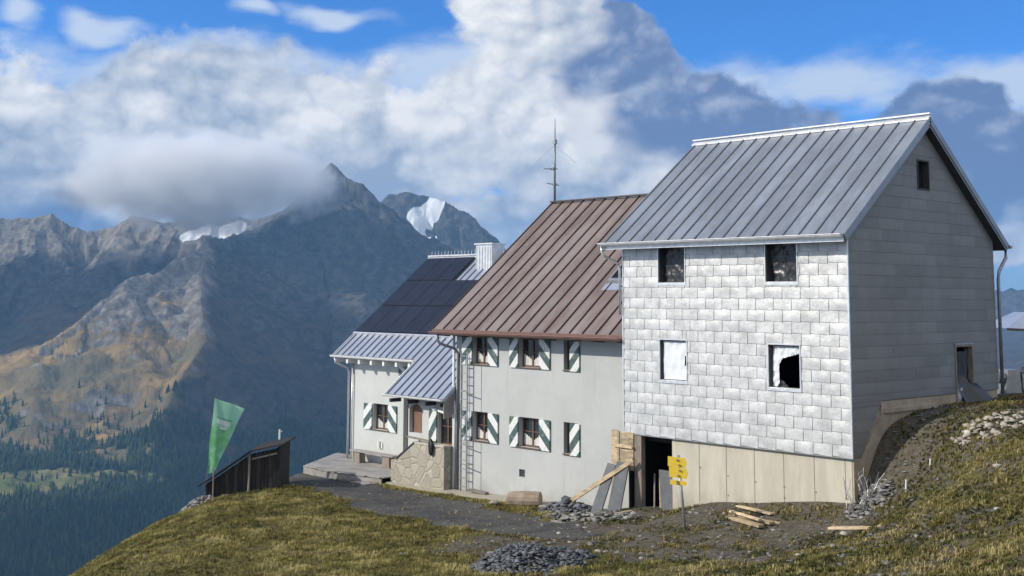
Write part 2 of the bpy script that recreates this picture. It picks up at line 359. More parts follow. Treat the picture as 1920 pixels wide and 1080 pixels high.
def gravel_mat():
    m = bpy.data.materials.new('dark_gravel'); m.use_nodes = True; t = NT(m.node_tree); b = t.n['Principled BSDF']
    tc_ = t.new('ShaderNodeTexCoord').outputs['Object']
    n = t.noise(tc_, .9, 5, .6); n2_ = t.noise(tc_, 14, 6, .75); n3 = t.noise(tc_, 50, 3, .6)
    c = t.mix(t.ss(n, .35, .65), (.050, .050, .052, 1), (.10, .097, .092, 1)); c = t.mix(t.ss(n2_, .5, .75), c, (.17, .17, .17, 1)); c = t.mix(t.ss(n3, .55, .7), c, (.26, .255, .245, 1)); n4 = t.noise(tc_, 3.2, 5, .7); c = t.mix(t.ss(n4, .52, .66, 0, .7), c, (.085, .075, .045, 1))
    t.l.new(c, b.inputs['Base Color']); b.inputs['Roughness'].default_value = .95; b.inputs['Specular IOR Level'].default_value = .2
    bn = t.new('ShaderNodeBump'); bn.inputs['Strength'].default_value = 1; bn.inputs['Distance'].default_value = .06
    t.l.new(n2_, bn.inputs['Height']); t.l.new(bn.outputs[0], b.inputs['Normal'])
    return m
M['gravel'] = gravel_mat()

# ---------------------------------------------------------------- near ground
CP = np.array([(-24.3, 1.7, -2.85), (-20, 1.5, -2.85), (-18.9, .2, -2.75), (-15.5, .3, -2.66), (-12.2, .3, -2.56), (-9, .2, -2.42), (-7.7, -.2, -2.2), (-6.8, 0, -2.02), (-5.7, -.1, -2.0), (-5.2, -.15, -1.85), (-4.4, -.1, -1.62), (-3, -.15, -1.5), (-1.5, -.1, -1.3), (-.1, -.2, -1.2), (-6.2, 2.5, -2.05),
 (.12, .4, -.85), (.12, 1.1, .18), (.12, 1.6, .62), (.12, 2.5, .88), (.12, 3.3, .98), (.12, 4.9, 1.0), (.12, 7.0, 1.07), (-1, 10, 1.0), (2.34, 4.31, 1.2), (2.4, .8, .8), (1.2, .6, -.1), (5.4, -2.4, .3), (2.6, -2.1, -.62), (5.3, -7.7, -.85), (8, -8.1, -.3), (4.5, 6.5, 1.3), (6, 12, .6), (9, 0, 1.3), (12, -5, 1.2),
 (-3.3, -2.4, -1.82), (-2.1, -1.4, -1.6), (1.8, -2.7, -1.2), (.8, -8, -1.5), (-1.2, -10.3, -1.75), (-2.8, -8.75, -1.95), (-6.6, -3.5, -2.3), (-6.6, -11.6, -2.3), (-10, -2.5, -2.55), (-14.4, -3.9, -2.72), (-12, -7.5, -2.62), (-16, -1.5, -2.76), (-18.7, -8.8, -3.2), (-20.6, -6.2, -3.02), (-20.1, -3.3, -2.74), (-22.4, -1.5, -2.85), (-13, -13.4, -3.05), (-9.5, -9, -2.5),
 (-23.2, -8, -4.6), (-17.5, -14.5, -5.4), (-25.5, -3.2, -3.9), (-26.5, 1.5, -3.4), (-28, 4, -4), (-31, -1, -7), (-28, -10, -9), (-21, -20, -10), (-11, -17, -4.9), (-6, -16, -3.4), (2.5, -21.7, -.9), (5, -14, -1.0), (10, -14, -.1), (12, -20, .7), (16.7, -26.7, 2.2), (-2, -24, -4),
 (-45, -36, -26), (-45, 0, -20), (-45, 30, -20), (-10, -36, -9), (30, -36, 5), (30, 0, 5), (30, 30, -6), (0, 30, -8), (-20, 30, -11), (-20, 12, -4), (-8, 14, -1.5), (20, -12, 2.0)], float)
def _tps(r): return np.where(r > 1e-9, r*r*np.log(np.maximum(r, 1e-9)), 0)
_n = len(CP); _K = _tps(np.hypot(CP[:, None, 0]-CP[None, :, 0], CP[:, None, 1]-CP[None, :, 1]))+np.eye(_n)*.02
_P = np.c_[np.ones(_n), CP[:, :2]]; _A = np.block([[_K, _P], [_P.T, np.zeros((3, 3))]])
_w = np.linalg.solve(_A, np.r_[CP[:, 2], 0, 0, 0])
def wallmask(x, y):       # calms the relief next to the houses
    dx = np.maximum(np.maximum(-25-x, x-.3), 0); dy = np.maximum(np.maximum(-.4-y, y-9), 0)
    return np.clip(np.hypot(dx, dy)/1.2, 0, 1)
def gz(x, y):
    x = np.atleast_1d(np.asarray(x, float)); y = np.atleast_1d(np.asarray(y, float))
    sh = x.shape; x = x.ravel(); y = y.ravel(); out = np.empty(len(x))
    for i in range(0, len(x), 20000):
        a, b = x[i:i+20000], y[i:i+20000]
        out[i:i+20000] = _tps(np.hypot(a[:, None]-CP[None, :, 0], b[:, None]-CP[None, :, 1]))@_w[:_n]+_w[_n]+_w[_n+1]*a+_w[_n+2]*b
    pm = pathmask(x, y)
    out += (nfbm(x*.5, y*.5, 3, 5)*.10+nfbm(x*2.2, y*2.2, 3, 9)*.045)*wallmask(x, y)*(1-.75*pm)
    return out.reshape(sh)
def pathmask(x, y):
    """dark gravel yard in front of the houses, narrowing to a trail"""
    px = np.array([-26, -21, -16, -11, -8, -5.5, -3.2, -1.0, 1.5]); lo = np.array([-2.2, -2.7, -3.6, -4.1, -4.3, -4.4, -4.2, -4.0, -4]); hi = np.array([.2, -.8, -.6, -1.2, -2.0, -3.3, -5.5, -8.0, -10.6])
    l = np.interp(x, px, lo); h = np.interp(x, px, hi); nn = nfbm(x*.7, y*.7, 4, 21)*.45
    d = np.minimum(y-l, h-y)+nn
    d = np.where((x < -25) | (x > 1), -1, d)
    return np.clip(d/.35+.5, 0, 1)
def dirtmask(x, y):
    nn = nfbm(x*.35, y*.35, 4, 33)*1.1
    tr_ = np.clip(1.3-np.abs(y+4.0+(x+6.5)*1.05+nn*.6)/1.0, 0, 1)*(x > -7)
    a = np.clip((x+9.5)/2.5, 0, 1)*np.clip((6.6+y-.25*x)/2.2+nn*.5, 0, 1)*np.clip((3.6-x+(-y*.15))/2.0+nn, 0, 1)
    b = np.exp(-((x-.7)**2/1.2+(y-1.5)**2/3))
    c_ = np.exp(-((x-2.7)**2/1.0+(y-1.8)**2/1.2))
    d_ = np.clip((x+.35*y+3)/2, 0, 1)*np.clip(.42+.8*nfbm(x*.5, y*.5, 4, 66), 0, .9)
    return np.clip(np.maximum(np.maximum(np.maximum(a, b), c_), np.maximum(d_, tr_)), 0, 1)
# grid, denser where it is seen
gx = np.concatenate([np.arange(-45, -27, .8), np.arange(-27, 10, .16), np.arange(10, 30.1, .8)])
gy = np.concatenate([np.arange(-36, -16, .8), np.arange(-16, 6, .16), np.arange(6, 30.1, .8)])
GX, GY = np.meshgrid(gx, gy); GZ = gz(GX, GY)
def gridfaces(nr, nc):
    i = np.arange(nr-1)[:, None]*nc+np.arange(nc-1)[None]; return np.stack([i, i+1, i+nc+1, i+nc], -1).reshape(-1, 4)
fc = gridfaces(*GX.shape)
o = np_mesh('ground', np.stack([GX, GY, GZ], -1).reshape(-1, 3), fc, M['ground'], {'dirt': dirtmask(GX, GY).ravel()}, smooth=True); tag(o, kind='structure')
PM = pathmask(GX, GY).ravel(); keep = PM[fc].mean(1) > .5
used, inv = np.unique(fc[keep], return_inverse=True)
pv = np.stack([GX.ravel()[used], GY.ravel()[used], GZ.ravel()[used]+.015], -1)
o = np_mesh('path', pv, inv.reshape(-1, 4), M['gravel'], smooth=True); tag(o, kind='structure')
def G(x, y): return float(gz([x], [y])[0])

# ---------------------------------------------------------------- mountains
def pol(P3):
    d = P3[:2]-CAM[:2]; return d
def ridge_pts(lst): return [far(px, py, r*1000) for px, py, r in lst]
RIDGES = [  # points, slope, gully amplitude, gully wavelength
 (ridge_pts([(-500, 450, 5.6), (-200, 420, 5.4), (0, 407, 5.2), (100, 404, 5.15), (160, 432, 5.1), (190, 427, 5.1), (207, 432, 5.05), (245, 400, 4.95), (300, 414, 4.9), (400, 406, 4.85), (485, 408, 4.8)]), .62, 60, 190),
 (ridge_pts([(485, 408, 4.8), (560, 395, 4.8), (600, 345, 4.8), (620, 304, 4.8), (650, 330, 4.75), (690, 352, 4.7), (718, 392, 4.65), (760, 432, 4.6), (830, 480, 4.5), (900, 545, 4.4), (1000, 610, 4.3), (1200, 660, 4.2), (1500, 690, 4.2)]), .66, 70, 230),
 (ridge_pts([(600, 450, 6.1), (690, 400, 6.0), (730, 366, 5.95), (765, 358, 5.9), (800, 370, 5.9), (835, 380, 5.85), (880, 402, 5.8), (912, 432, 5.75), (940, 458, 5.7), (1010, 520, 5.7), (1200, 560, 5.8), (1500, 560, 6)]), .7, 60, 200),
 (ridge_pts([(485, 430, 4.7), (392, 452, 4.4), (382, 500, 4.12), (376, 560, 3.86), (388, 640, 3.6), (345, 700, 3.42), (305, 780, 3.2), (285, 850, 3.05)]), .52, 26, 110),
 (ridge_pts([(388, 465, 4.3), (300, 500, 4.08), (230, 532, 3.92), (150, 600, 3.76), (60, 660, 3.66), (-80, 730, 3.6), (-400, 820, 3.5)]), .50, 22, 100),
 (ridge_pts([(700, 500, 4.4), (640, 620, 4.0), (610, 740, 3.6), (590, 840, 3.2), (570, 930, 2.9)]), .6, 30, 120),
 (ridge_pts([(520, 470, 4.5), (490, 580, 4.1), (500, 700, 3.7), (470, 800, 3.3), (440, 900, 2.95)]), .6, 26, 110),
 (ridge_pts([(1000, 560, 8.5), (1300, 545, 8.5), (1600, 540, 8.4), (1860, 541, 8.3), (1920, 538, 8.2), (2100, 520, 8.2), (2500, 500, 8.2)]), .6, 80, 400),
]
def hfield(x, y, detail=True):
    d = np.hypot(x-CAM[0], y-CAM[1])
    base = np.interp(d, [0, 45, 120, 500, 1500, 2000, 2300, 2650, 2850, 3000, 3500, 5000, 9000], [-28, -28, -75, -230, -520, -570, -530, -425, -405, -388, -330, -250, -200])
    base = base+nfbm(x/420, y/420, 4, 3)*28*np.clip((d-1900)/400, .1, 1)
    wx = x+nfbm(x/260, y/260, 3, 50)*70; wy = y+nfbm(x/260, y/260, 3, 60)*70
    best = np.full(x.shape, -1e9); 
    for ri, (pts, slope, ga, gw) in enumerate(RIDGES):
        h = np.full(x.shape, -1e9); tt = np.zeros(x.shape); dd = np.zeros(x.shape); t0 = 0
        for a, b in zip(pts[:-1], pts[1:]):
            ab = b[:2]-a[:2]; L = math.hypot(*ab)
            def proj_(qx, qy):
                t = np.clip(((qx-a[0])*ab[0]+(qy-a[1])*ab[1])/(L*L), 0, 1); return t, np.hypot(qx-a[0]-ab[0]*t, qy-a[1]-ab[1]*t)
            t, ds = proj_(x, y)
            f = np.clip(ds/250, 0, 1)
            t2, ds2 = proj_(x+(wx-x)*f, y+(wy-y)*f)
            hh = a[2]+(b[2]-a[2])*t2-ds2*slope-15*np.clip(ds2/60, 0, 1)
            u = hh > h; h = np.where(u, hh, h); tt = np.where(u, t0+t2*L, tt); dd = np.where(u, ds2, dd); t0 += L
        if detail:
            g = np.abs(perlin(tt/gw+7*ri, dd/1400+ri, 70+ri))*2+np.abs(perlin(tt/gw*2.3, dd/700, 80+ri))
            h = h-ga*g*np.clip(dd/180, 0, 1)*np.clip(1.6-dd/1300, .25, 1)
        k = 30.; best = np.where(best < -1e8, h, np.maximum(best, h)+k*np.exp(-np.abs(best-h)/k)*.25)
    k = 45.
    z = np.maximum(best, base)+k*.25*np.exp(-np.abs(best-base)/k)
    if detail:
        rock = np.clip((z+260)/350, .12, 1)*np.clip((d-2000)/600, .05, 1)
        z = z+rock*(nridge(x/170, y/170, 6, 90, .45)-1.0)*16+nfbm(x/45, y/45, 4, 95)*5*np.clip((d-1500)/800, 0, 1)
    return z
azs = np.radians(np.concatenate([np.linspace(-60, -28, 60, endpoint=False), np.linspace(-28, -1, 760, endpoint=False), np.linspace(-1, 60, 200)]))
rs = np.concatenate([np.geomspace(46, 2000, 60, endpoint=False), np.linspace(2000, 6400, 560, endpoint=False), np.linspace(6400, 9500, 60)])
AZ, RR = np.meshgrid(azs, rs)
def polxy(a, r): return CAM[0]+r*(FH[0]*np.cos(a)+r0[0]*np.sin(a)), CAM[1]+r*(FH[1]*np.cos(a)+r0[1]*np.sin(a))
MX, MY = polxy(AZ, RR); MZ = hfield(MX, MY)
def topx(x, y, z):
    dx, dy, dz = x-CAM[0], y-CAM[1], z-CAM[2]; zz = dx*fw[0]+dy*fw[1]+dz*fw[2]
    return 960+F*(dx*RT[0]+dy*RT[1]+dz*RT[2])/zz, CY-F*(dx*UP[0]+dy*UP[1]+dz*UP[2])/zz
def world_patch(px, py, r): q = far(px, py, r*1000); return q
nrmz = 1/np.sqrt(1+np.gradient(MZ, axis=0)**2/np.maximum(np.gradient(RR, axis=0), 1)**2)
# surface kinds by place: snow fields, ochre grass, forest floor
def near_pt(px, py, r, rad, stretch=1.):
    q = far(px, py, r*1000); return ((MX-q[0])**2+(MY-q[1])**2)/(rad*rad)
def seg(ax, bx, rad):
    a = far(*ax[:2], ax[2]*1000); b = far(*bx[:2], bx[2]*1000); ab = b[:2]-a[:2]
    t = np.clip(((MX-a[0])*ab[0]+(MY-a[1])*ab[1])/(ab@ab), 0, 1)
    return 1-np.hypot(MX-a[0]-ab[0]*t, MY-a[1]-ab[1]*t)/rad
PX_, PY_ = topx(MX, MY, MZ)
nz = nfbm(MX/120, MY/120, 4, 120)
snow = np.maximum(seg((348, 432, 4.78), (452, 408, 4.78), 25), seg((405, 420, 4.78), (440, 414, 4.74), 22))
snow = np.maximum(snow, seg((775, 405, 5.8), (816, 436, 5.6), 42)); snow = np.maximum(snow, seg((790, 405, 5.8), (820, 400, 5.85), 48))
snow = snow+nz*.35
grassy = np.clip((-MZ+60)/260+nz*.5, 0, 1)*np.clip((nrmz-.70)*5+.3, 0, 1)
dm = np.abs(AZ*57.3)
forest = np.clip((-MZ-345+nz*55)/40, 0, 1)
mead = np.maximum(seg((-60, 905, 2.86), (90, 900, 2.88), 120), seg((60, 890, 2.92), (270, 888, 2.9), 75))+nfbm(MX/60, MY/60, 3, 130)*.3
forest = forest*(mead < .25)
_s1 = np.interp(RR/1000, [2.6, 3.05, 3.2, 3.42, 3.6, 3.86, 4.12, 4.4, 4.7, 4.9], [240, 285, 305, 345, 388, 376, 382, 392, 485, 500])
painted_shade = np.clip((PX_-_s1+nz*16)/22, 0, 1)*np.clip((1000-PX_)/20, 0, 1)   # shade painted into the flank's colour, right of the spur
# cloud shade painted into the basin between the crest and the near spur: everything lower than the crest's foot and behind the spur's ridge line
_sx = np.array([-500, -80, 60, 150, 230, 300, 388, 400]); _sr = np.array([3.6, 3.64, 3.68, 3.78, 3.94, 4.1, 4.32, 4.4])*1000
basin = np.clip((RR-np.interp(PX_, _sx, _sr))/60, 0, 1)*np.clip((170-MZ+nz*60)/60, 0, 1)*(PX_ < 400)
painted_shade = np.maximum(np.maximum(painted_shade, basin*.9), 1.0*(PX_ > 1300))  # far ridge on the right gets the same painted shade
# the painted shade goes into the mesh beside the real surface kinds
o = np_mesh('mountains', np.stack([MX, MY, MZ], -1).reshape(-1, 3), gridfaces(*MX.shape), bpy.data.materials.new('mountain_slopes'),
            {'snow': np.clip(snow*4, 0, 1).ravel(), 'grassy': grassy.ravel(), 'forest': forest.ravel(), 'painted_shade': (painted_shade*np.clip((RR-2000)/500, 0, 1)).ravel(), 'meadow': np.clip(mead*3, 0, 1).ravel()}, smooth=True)
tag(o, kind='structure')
mm = o.data.materials[0]; mm.use_nodes = True; t = NT(mm.node_tree); b = t.n['Principled BSDF']
tc_ = t.new('ShaderNodeTexCoord').outputs['Object']
def at_(n_): return t.new('ShaderNodeAttribute', attribute_name=n_).outputs['Fac']
na = t.noise(tc_, .006, 8, .65); nb = t.noise(tc_, .03, 6, .7); nc = t.noise(tc_, .0022, 4, .5)
rock = t.mix(t.ss(nb, .35, .65), (.13, .117, .10, 1), (.30, .275, .235, 1))
gr = t.mix(t.ss(na, .35, .65), (.12, .098, .055, 1), (.40, .27, .12, 1)); gr = t.mix(t.ss(nb, .55, .7), gr, (.07, .07, .035, 1)); gr = t.mix(t.ss(nc, .5, .62), gr, (.16, .14, .08, 1))
c = t.mix(t.ss(t.m('ADD', at_('grassy'), t.m('MULTIPLY', t.m('SUBTRACT', na, .5), 1.3)), .3, .6), rock, gr)
dk = t.mix(t.ss(nb, .35, .7), (.022, .025, .024, 1), (.085, .08, .072, 1))  # darkened slope colour, used where shade is painted
c = t.mix(t.m('MULTIPLY', at_('painted_shade'), .85), c, dk)
c = t.mix(at_('forest'), c, (.022, .032, .018, 1))
c = t.mix(at_('meadow'), c, t.mix(t.ss(na, .4, .6), (.12, .15, .05, 1), (.26, .23, .11, 1)))
c = t.mix(t.ss(at_('snow'), .4, .7), c, (.8, .83, .86, 1))
t.l.new(c, b.inputs['Base Color']); b.inputs['Roughness'].default_value = 1; b.inputs['Specular IOR Level'].default_value = .05
bn = t.new('ShaderNodeBump'); bn.inputs['Strength'].default_value = .8; bn.inputs['Distance'].default_value = 14
t.l.new(t.m('ADD', na, t.m('MULTIPLY', nb, .5)), bn.inputs['Height']); t.l.new(bn.outputs[0], b.inputs['Normal'])

# cumulus clouds out of the frame on the sun's side, whose shadows lie on the far slopes
cloudmat = bpy.data.materials.new('cloud_white'); cloudmat.use_nodes = True; cloudmat.node_tree.nodes['Principled BSDF'].inputs['Base Color'].default_value = (.9, .9, .9, 1); cloudmat.node_tree.nodes['Principled BSDF'].inputs['Roughness'].default_value = 1
def cloud(pts, zc, label, thick=130):
    out = []
    for px, py, r in pts:
        q_ = far(px, py, r*1000); k_ = (zc-q_[2])/sd.z; out.append((q_[0]+sd.x*k_, q_[1]+sd.y*k_))
    cx_, cy_ = np.mean([p[0] for p in out]), np.mean([p[1] for p in out]); n = 72; m_ = len(out); V = []; Fs = []
    for k_ in range(n):
        f = k_/n*m_; i = int(f); e = f-i; a, b_ = out[i], out[(i+1) % m_]
        x, y = a[0]+(b_[0]-a[0])*e, a[1]+(b_[1]-a[1])*e; g_ = 1+.05*math.sin(k_*1.9)+.04*math.sin(k_*.77+1)
        V.append((cx_+(x-cx_)*g_, cy_+(y-cy_)*g_))
    rings = [(1.0, 0), (.97, -.25), (.8, -.3), (.4, -.3), (0, -.3)]; top = [(.97, .3), (.85, .7), (.6, 1.0), (.3, 1.15), (0, 1.2)]
    P3 = []
    for f, h in rings[::-1][0:4]+[(1.0, 0)]+top:
        for k_, (x, y) in enumerate(V):
            xx, yy2 = cx_+(x-cx_)*f, cy_+(y-cy_)*f; w2 = float(nfbm(np.array(xx/220.), np.array(yy2/220.), 3, 8))
            P3.append((xx, yy2, zc+thick*h*(1+.5*w2 if h > 0 else 1)))
    nr = len(P3)//n
    fcs = [(j*n+k_, j*n+(k_+1) % n, (j+1)*n+(k_+1) % n, (j+1)*n+k_) for j in range(nr-1) for k_ in range(n)]
    o = np_mesh('cloud', P3, fcs, cloudmat, smooth=True, loc=(cx_, cy_, zc)); tag(o, label, 'cloud', kind='stuff')
SH1 = [(-500, 470, 5.2), (-100, 470, 5.0), (60, 462, 4.95), (190, 455, 4.85), (270, 462, 4.72), (290, 480, 4.3), (290, 497, 4.12), (225, 525, 4.0), (140, 590, 3.84), (40, 655, 3.75), (-200, 700, 3.7)]
SH2 = [(394, 475, 4.3), (450, 520, 4.25), (590, 600, 4.0), (680, 720, 3.6), (900, 800, 3.0), (800, 1000, 2.2), (430, 1000, 2.45), (300, 900, 2.8), (305, 790, 3.15), (395, 640, 3.58), (386, 560, 3.84), (392, 500, 4.1)]
SH3 = [(-700, 960, 2.62), (0, 945, 2.65), (290, 940, 2.66), (420, 1000, 2.4), (420, 1300, 1.7), (-700, 1300, 1.6)]
cloud(SH1, 2300, 'cumulus cloud shading the far basin under the crest'); cloud(SH2, 2600, 'broad cumulus cloud shading the dark flank of the peak'); cloud(SH3, 2050, 'cumulus cloud shading the forest at the valley foot')
# low cloud wrapped round the summit ridge
cc0 = far(372, 338, 4430); bx = Vector((cc0[0], cc0[1], cc0[2])); ex = (590, 300, 200)
mb = MB(); c_, s_ = math.cos(YAW), math.sin(YAW)
def cq(a, b_, h): return (bx.x+c_*a-s_*b_, bx.y+s_*a+c_*b_, bx.z+h)
for seg_ in (1,):
    n = 24; m2 = 12; V = []; Fs = []
    for j in range(m2+1):
        ph = math.pi*j/m2
        for i in range(n): th_ = 2*math.pi*i/n; V.append(cq(ex[0]*math.sin(ph)*math.cos(th_), ex[1]*math.sin(ph)*math.sin(th_), ex[2]*math.cos(ph)))
    Fs = [(j*n+i, (j+1)*n+i, (j+1)*n+(i+1) % n, j*n+(i+1) % n) for j in range(m2) for i in range(n)]
mb.add(V, Fs); co = mb.build('summit_cloud', bpy.data.materials.new('summit_cloud_vapour'), None, loc=tuple(bx)); tag(co, 'grey cloud hiding the ridge left of the dark summit', 'cloud', kind='stuff')
cm = co.data.materials[0]; cm.use_nodes = True; cn = NT(cm.node_tree); cn.n.clear()
ctc = cn.new('ShaderNodeTexCoord').outputs['Object']
mp = cn.new('ShaderNodeMapping'); mp.vector_type = 'POINT'; mp.inputs['Rotation'].default_value = (0, 0, -YAW); cn.l.new(ctc, mp.inputs[0])
mp2 = cn.vm('DIVIDE', mp.outputs[0], ex); ln = cn.vm('DOT_PRODUCT', mp2, mp2); nn_ = cn.noise(ctc, .006, 4, .6)
dn = cn.m('MULTIPLY', cn.ss(cn.m('SUBTRACT', cn.m('ADD', .9, cn.m('MULTIPLY', cn.m('SUBTRACT', nn_, .5), 2.4)), ln), .0, .85), .018)
pvv = cn.new('ShaderNodeVolumePrincipled'); pvv.inputs['Color'].default_value = (.995, .997, 1, 1); cn.l.new(dn, pvv.inputs['Density']); pvv.inputs['Anisotropy'].default_value = .0
cn.l.new(pvv.outputs[0], cn.new('ShaderNodeOutputMaterial').inputs['Volume'])

# forest of far conifers
N = 60000
ta = np.radians(RNG.uniform(-27, -2, N)); tr = np.sqrt(RNG.uniform(2150**2, 3500**2, N)); tx, ty = polxy(ta, tr); tz = hfield(tx, ty)
tn = nfbm(tx/120, ty/120, 4, 120); tp = np.clip((-tz-335+tn*75)/60, 0, 1)*.95+np.clip((-tz-250+tn*110)/120, 0, 1)*.10
def segp(ax, bx, rad):
    a = far(*ax[:2], ax[2]*1000); b_ = far(*bx[:2], bx[2]*1000); ab = b_[:2]-a[:2]
    t_ = np.clip(((tx-a[0])*ab[0]+(ty-a[1])*ab[1])/(ab@ab), 0, 1)
    return 1-np.hypot(tx-a[0]-ab[0]*t_, ty-a[1]-ab[1]*t_)/rad
me_ = np.maximum(segp((-60, 905, 2.86), (90, 900, 2.88), 120), segp((60, 890, 2.92), (270, 888, 2.9), 75))+nfbm(tx/60, ty/60, 3, 130)*.3
tp = np.where(me_ > .25, .04, tp)
k = RNG.uniform(0, 1, N) < tp; tx, ty, tz = tx[k], ty[k], tz[k]; tx, ty, tz = tx[:26000], ty[:26000], tz[:26000]; n_ = len(tx)
def cone_tree(seed):
    rr = random.Random(seed); V = []; Fs = []
    for z0, z1, r1 in ((.05, .55, .19), (.35, 1.0, .13)):
        i = len(V); V.append((0, 0, z1))
        for k_ in range(5):
            a = 2*math.pi*k_/5+rr.random(); V.append((math.cos(a)*r1*rr.uniform(.7, 1.2), math.sin(a)*r1*rr.uniform(.7, 1.2), z0+rr.uniform(-.05, .05)))
        Fs += [(i, i+1+k_, i+1+(k_+1) % 5) for k_ in range(5)]
    return V, Fs
hh = RNG.uniform(13, 27, n_)*np.where(RNG.uniform(0, 1, n_) < .2, .6, 1)
o = scatter('forest', [cone_tree(i) for i in range(5)], np.stack([tx, ty, tz-1], -1), np.stack([hh*1.1, hh*1.1, hh], -1), RNG.uniform(0, 6.28, n_), RNG.uniform(0, 1, n_), M['conifer'])
tag(o, 'far dark conifer forest covering the valley slope below the mountain', 'forest', kind='stuff')

# ---------------------------------------------------------------- building helpers
def wall_panel(mb, org, us, vs, holes, un, vn, nn, th, m=None):
    """rectangular wall with openings; u,v along the wall, nn the outward normal"""
    org, un, vn, nn = Vector(org), Vector(un), Vector(vn), Vector(nn)
    U = sorted({us[0], us[1]} | {h[0] for h in holes} | {h[1] for h in holes}); V_ = sorted({vs[0], vs[1]} | {h[2] for h in holes} | {h[3] for h in holes})
    U = [x for x in U if us[0] <= x <= us[1]]; V_ = [x for x in V_ if vs[0] <= x <= vs[1]]
    def solid(i, j):
        if i < 0 or j < 0 or i >= len(U)-1 or j >= len(V_)-1: return False
        u = (U[i]+U[i+1])/2; v = (V_[j]+V_[j+1])/2
        return not any(h[0] < u < h[1] and h[2] < v < h[3] for h in holes)
    P_ = lambda u, v, d: org+un*u+vn*v-nn*d
    for i in range(len(U)-1):
        for j in range(len(V_)-1):
            if not solid(i, j): continue
            a, b_, c_, d_ = U[i], U[i+1], V_[j], V_[j+1]
            mb.poly([P_(a, c_, 0), P_(b_, c_, 0), P_(b_, d_, 0), P_(a, d_, 0)], m); mb.poly([P_(a, c_, th), P_(a, d_, th), P_(b_, d_, th), P_(b_, c_, th)], m)
            if not solid(i-1, j): mb.poly([P_(a, c_, 0), P_(a, d_, 0), P_(a, d_, th), P_(a, c_, th)], m)
            if not solid(i+1, j): mb.poly([P_(b_, c_, 0), P_(b_, c_, th), P_(b_, d_, th), P_(b_, d_, 0)], m)
            if not solid(i, j-1): mb.poly([P_(a, c_, 0), P_(a, c_, th), P_(b_, c_, th), P_(b_, c_, 0)], m)
            if not solid(i, j+1): mb.poly([P_(a, d_, 0), P_(b_, d_, 0), P_(b_, d_, th), P_(a, d_, th)], m)
def plates(mb, fn, courses, width, gap, proud, lo, hi, holes, stagger=.5, bulge=.004, rr=random.Random(3), jit=0., skew=0.):
    """overlapping cladding plates. fn(s,t,out)->point; lo(t), hi(t): limits; holes (s0,s1,t0,t1)"""
    for ci, (t0, t1) in enumerate(courses):
        off = (ci % 2)*stagger*width+rr.uniform(-jit, jit)
        s = math.floor(min(lo(t0), lo(t1))/width)*width-width+off
        top = max(hi(t0), hi(t1))
        while s < top:
            a, b_ = s, s+width; s += width
            pieces = [(a, b_, t0, t1)]
            for h in holes:
                nxt = []
                for (p, q_, c_, d_) in pieces:
                    if q_ <= h[0] or p >= h[1] or d_ <= h[2] or c_ >= h[3]: nxt.append((p, q_, c_, d_)); continue
                    if p < h[0]: nxt.append((p, h[0], c_, d_))
                    if q_ > h[1]: nxt.append((h[1], q_, c_, d_))
                    m0, m1 = max(p, h[0]), min(q_, h[1])
                    if c_ < h[2]: nxt.append((m0, m1, c_, h[2]))
                    if d_ > h[3]: nxt.append((m0, m1, h[3], d_))
                pieces = nxt
            tn_ = rr.random(); tl = rr.uniform(-1, 1); tv = rr.uniform(-1, 1)
            for (p, q_, c_, d_) in pieces:
                la, lb, ha, hb = lo(c_), lo(d_), hi(c_), hi(d_)
                pa, pb, qa, qb = max(p, la), max(p, lb), min(q_, ha), min(q_, hb)
                if qa-pa < .012 and qb-pb < .012: continue
                if qa < pa: qa = pa
                if qb < pb: qb = pb
                pa += gap/2; pb += gap/2; qa -= gap/2; qb -= gap/2
                if qa < pa: qa = pa = (qa+pa)/2
                if qb < pb: qb = pb = (qb+pb)/2
                nu, nv = 4, 3; V = []; 
                for j in range(nv+1):
                    f = j/nv; tt_ = c_+(d_-c_)*f; g_ = (tt_-t0)/(t1-t0)
                    for i in range(nu+1):
                        e = i/nu; x = (pa+(qa-pa)*e)*(1-f)+(pb+(qb-pb)*e)*f
                        o_ = .003+proud*(1-g_)+bulge*(1-(2*e-1)**2)*(1-(2*f-1)**2)*(1+.8*tl)+bulge*.5*tv*(e-.5)+rr.uniform(-1, 1)*bulge*.25
                        V.append(fn(x, tt_-skew*(e-.5)*(1-g_ if g_ < .999 else 0), max(o_, .001)))
                n0 = len(V)
                Fs = [(j*(nu+1)+i, j*(nu+1)+i+1, (j+1)*(nu+1)+i+1, (j+1)*(nu+1)+i) for j in range(nv) for i in range(nu)]
                # skirts at the bottom and both ends
                for i in range(nu+1): V.append(fn(pa+(qa-pa)*i/nu, c_-skew*(i/nu-.5), 0))
                V += V[:nu+1]; Fs += [(n0+i, n0+i+1, n0+nu+1+i+1, n0+nu+1+i) for i in range(nu)]
                mb.add(V, Fs, None, tn_)
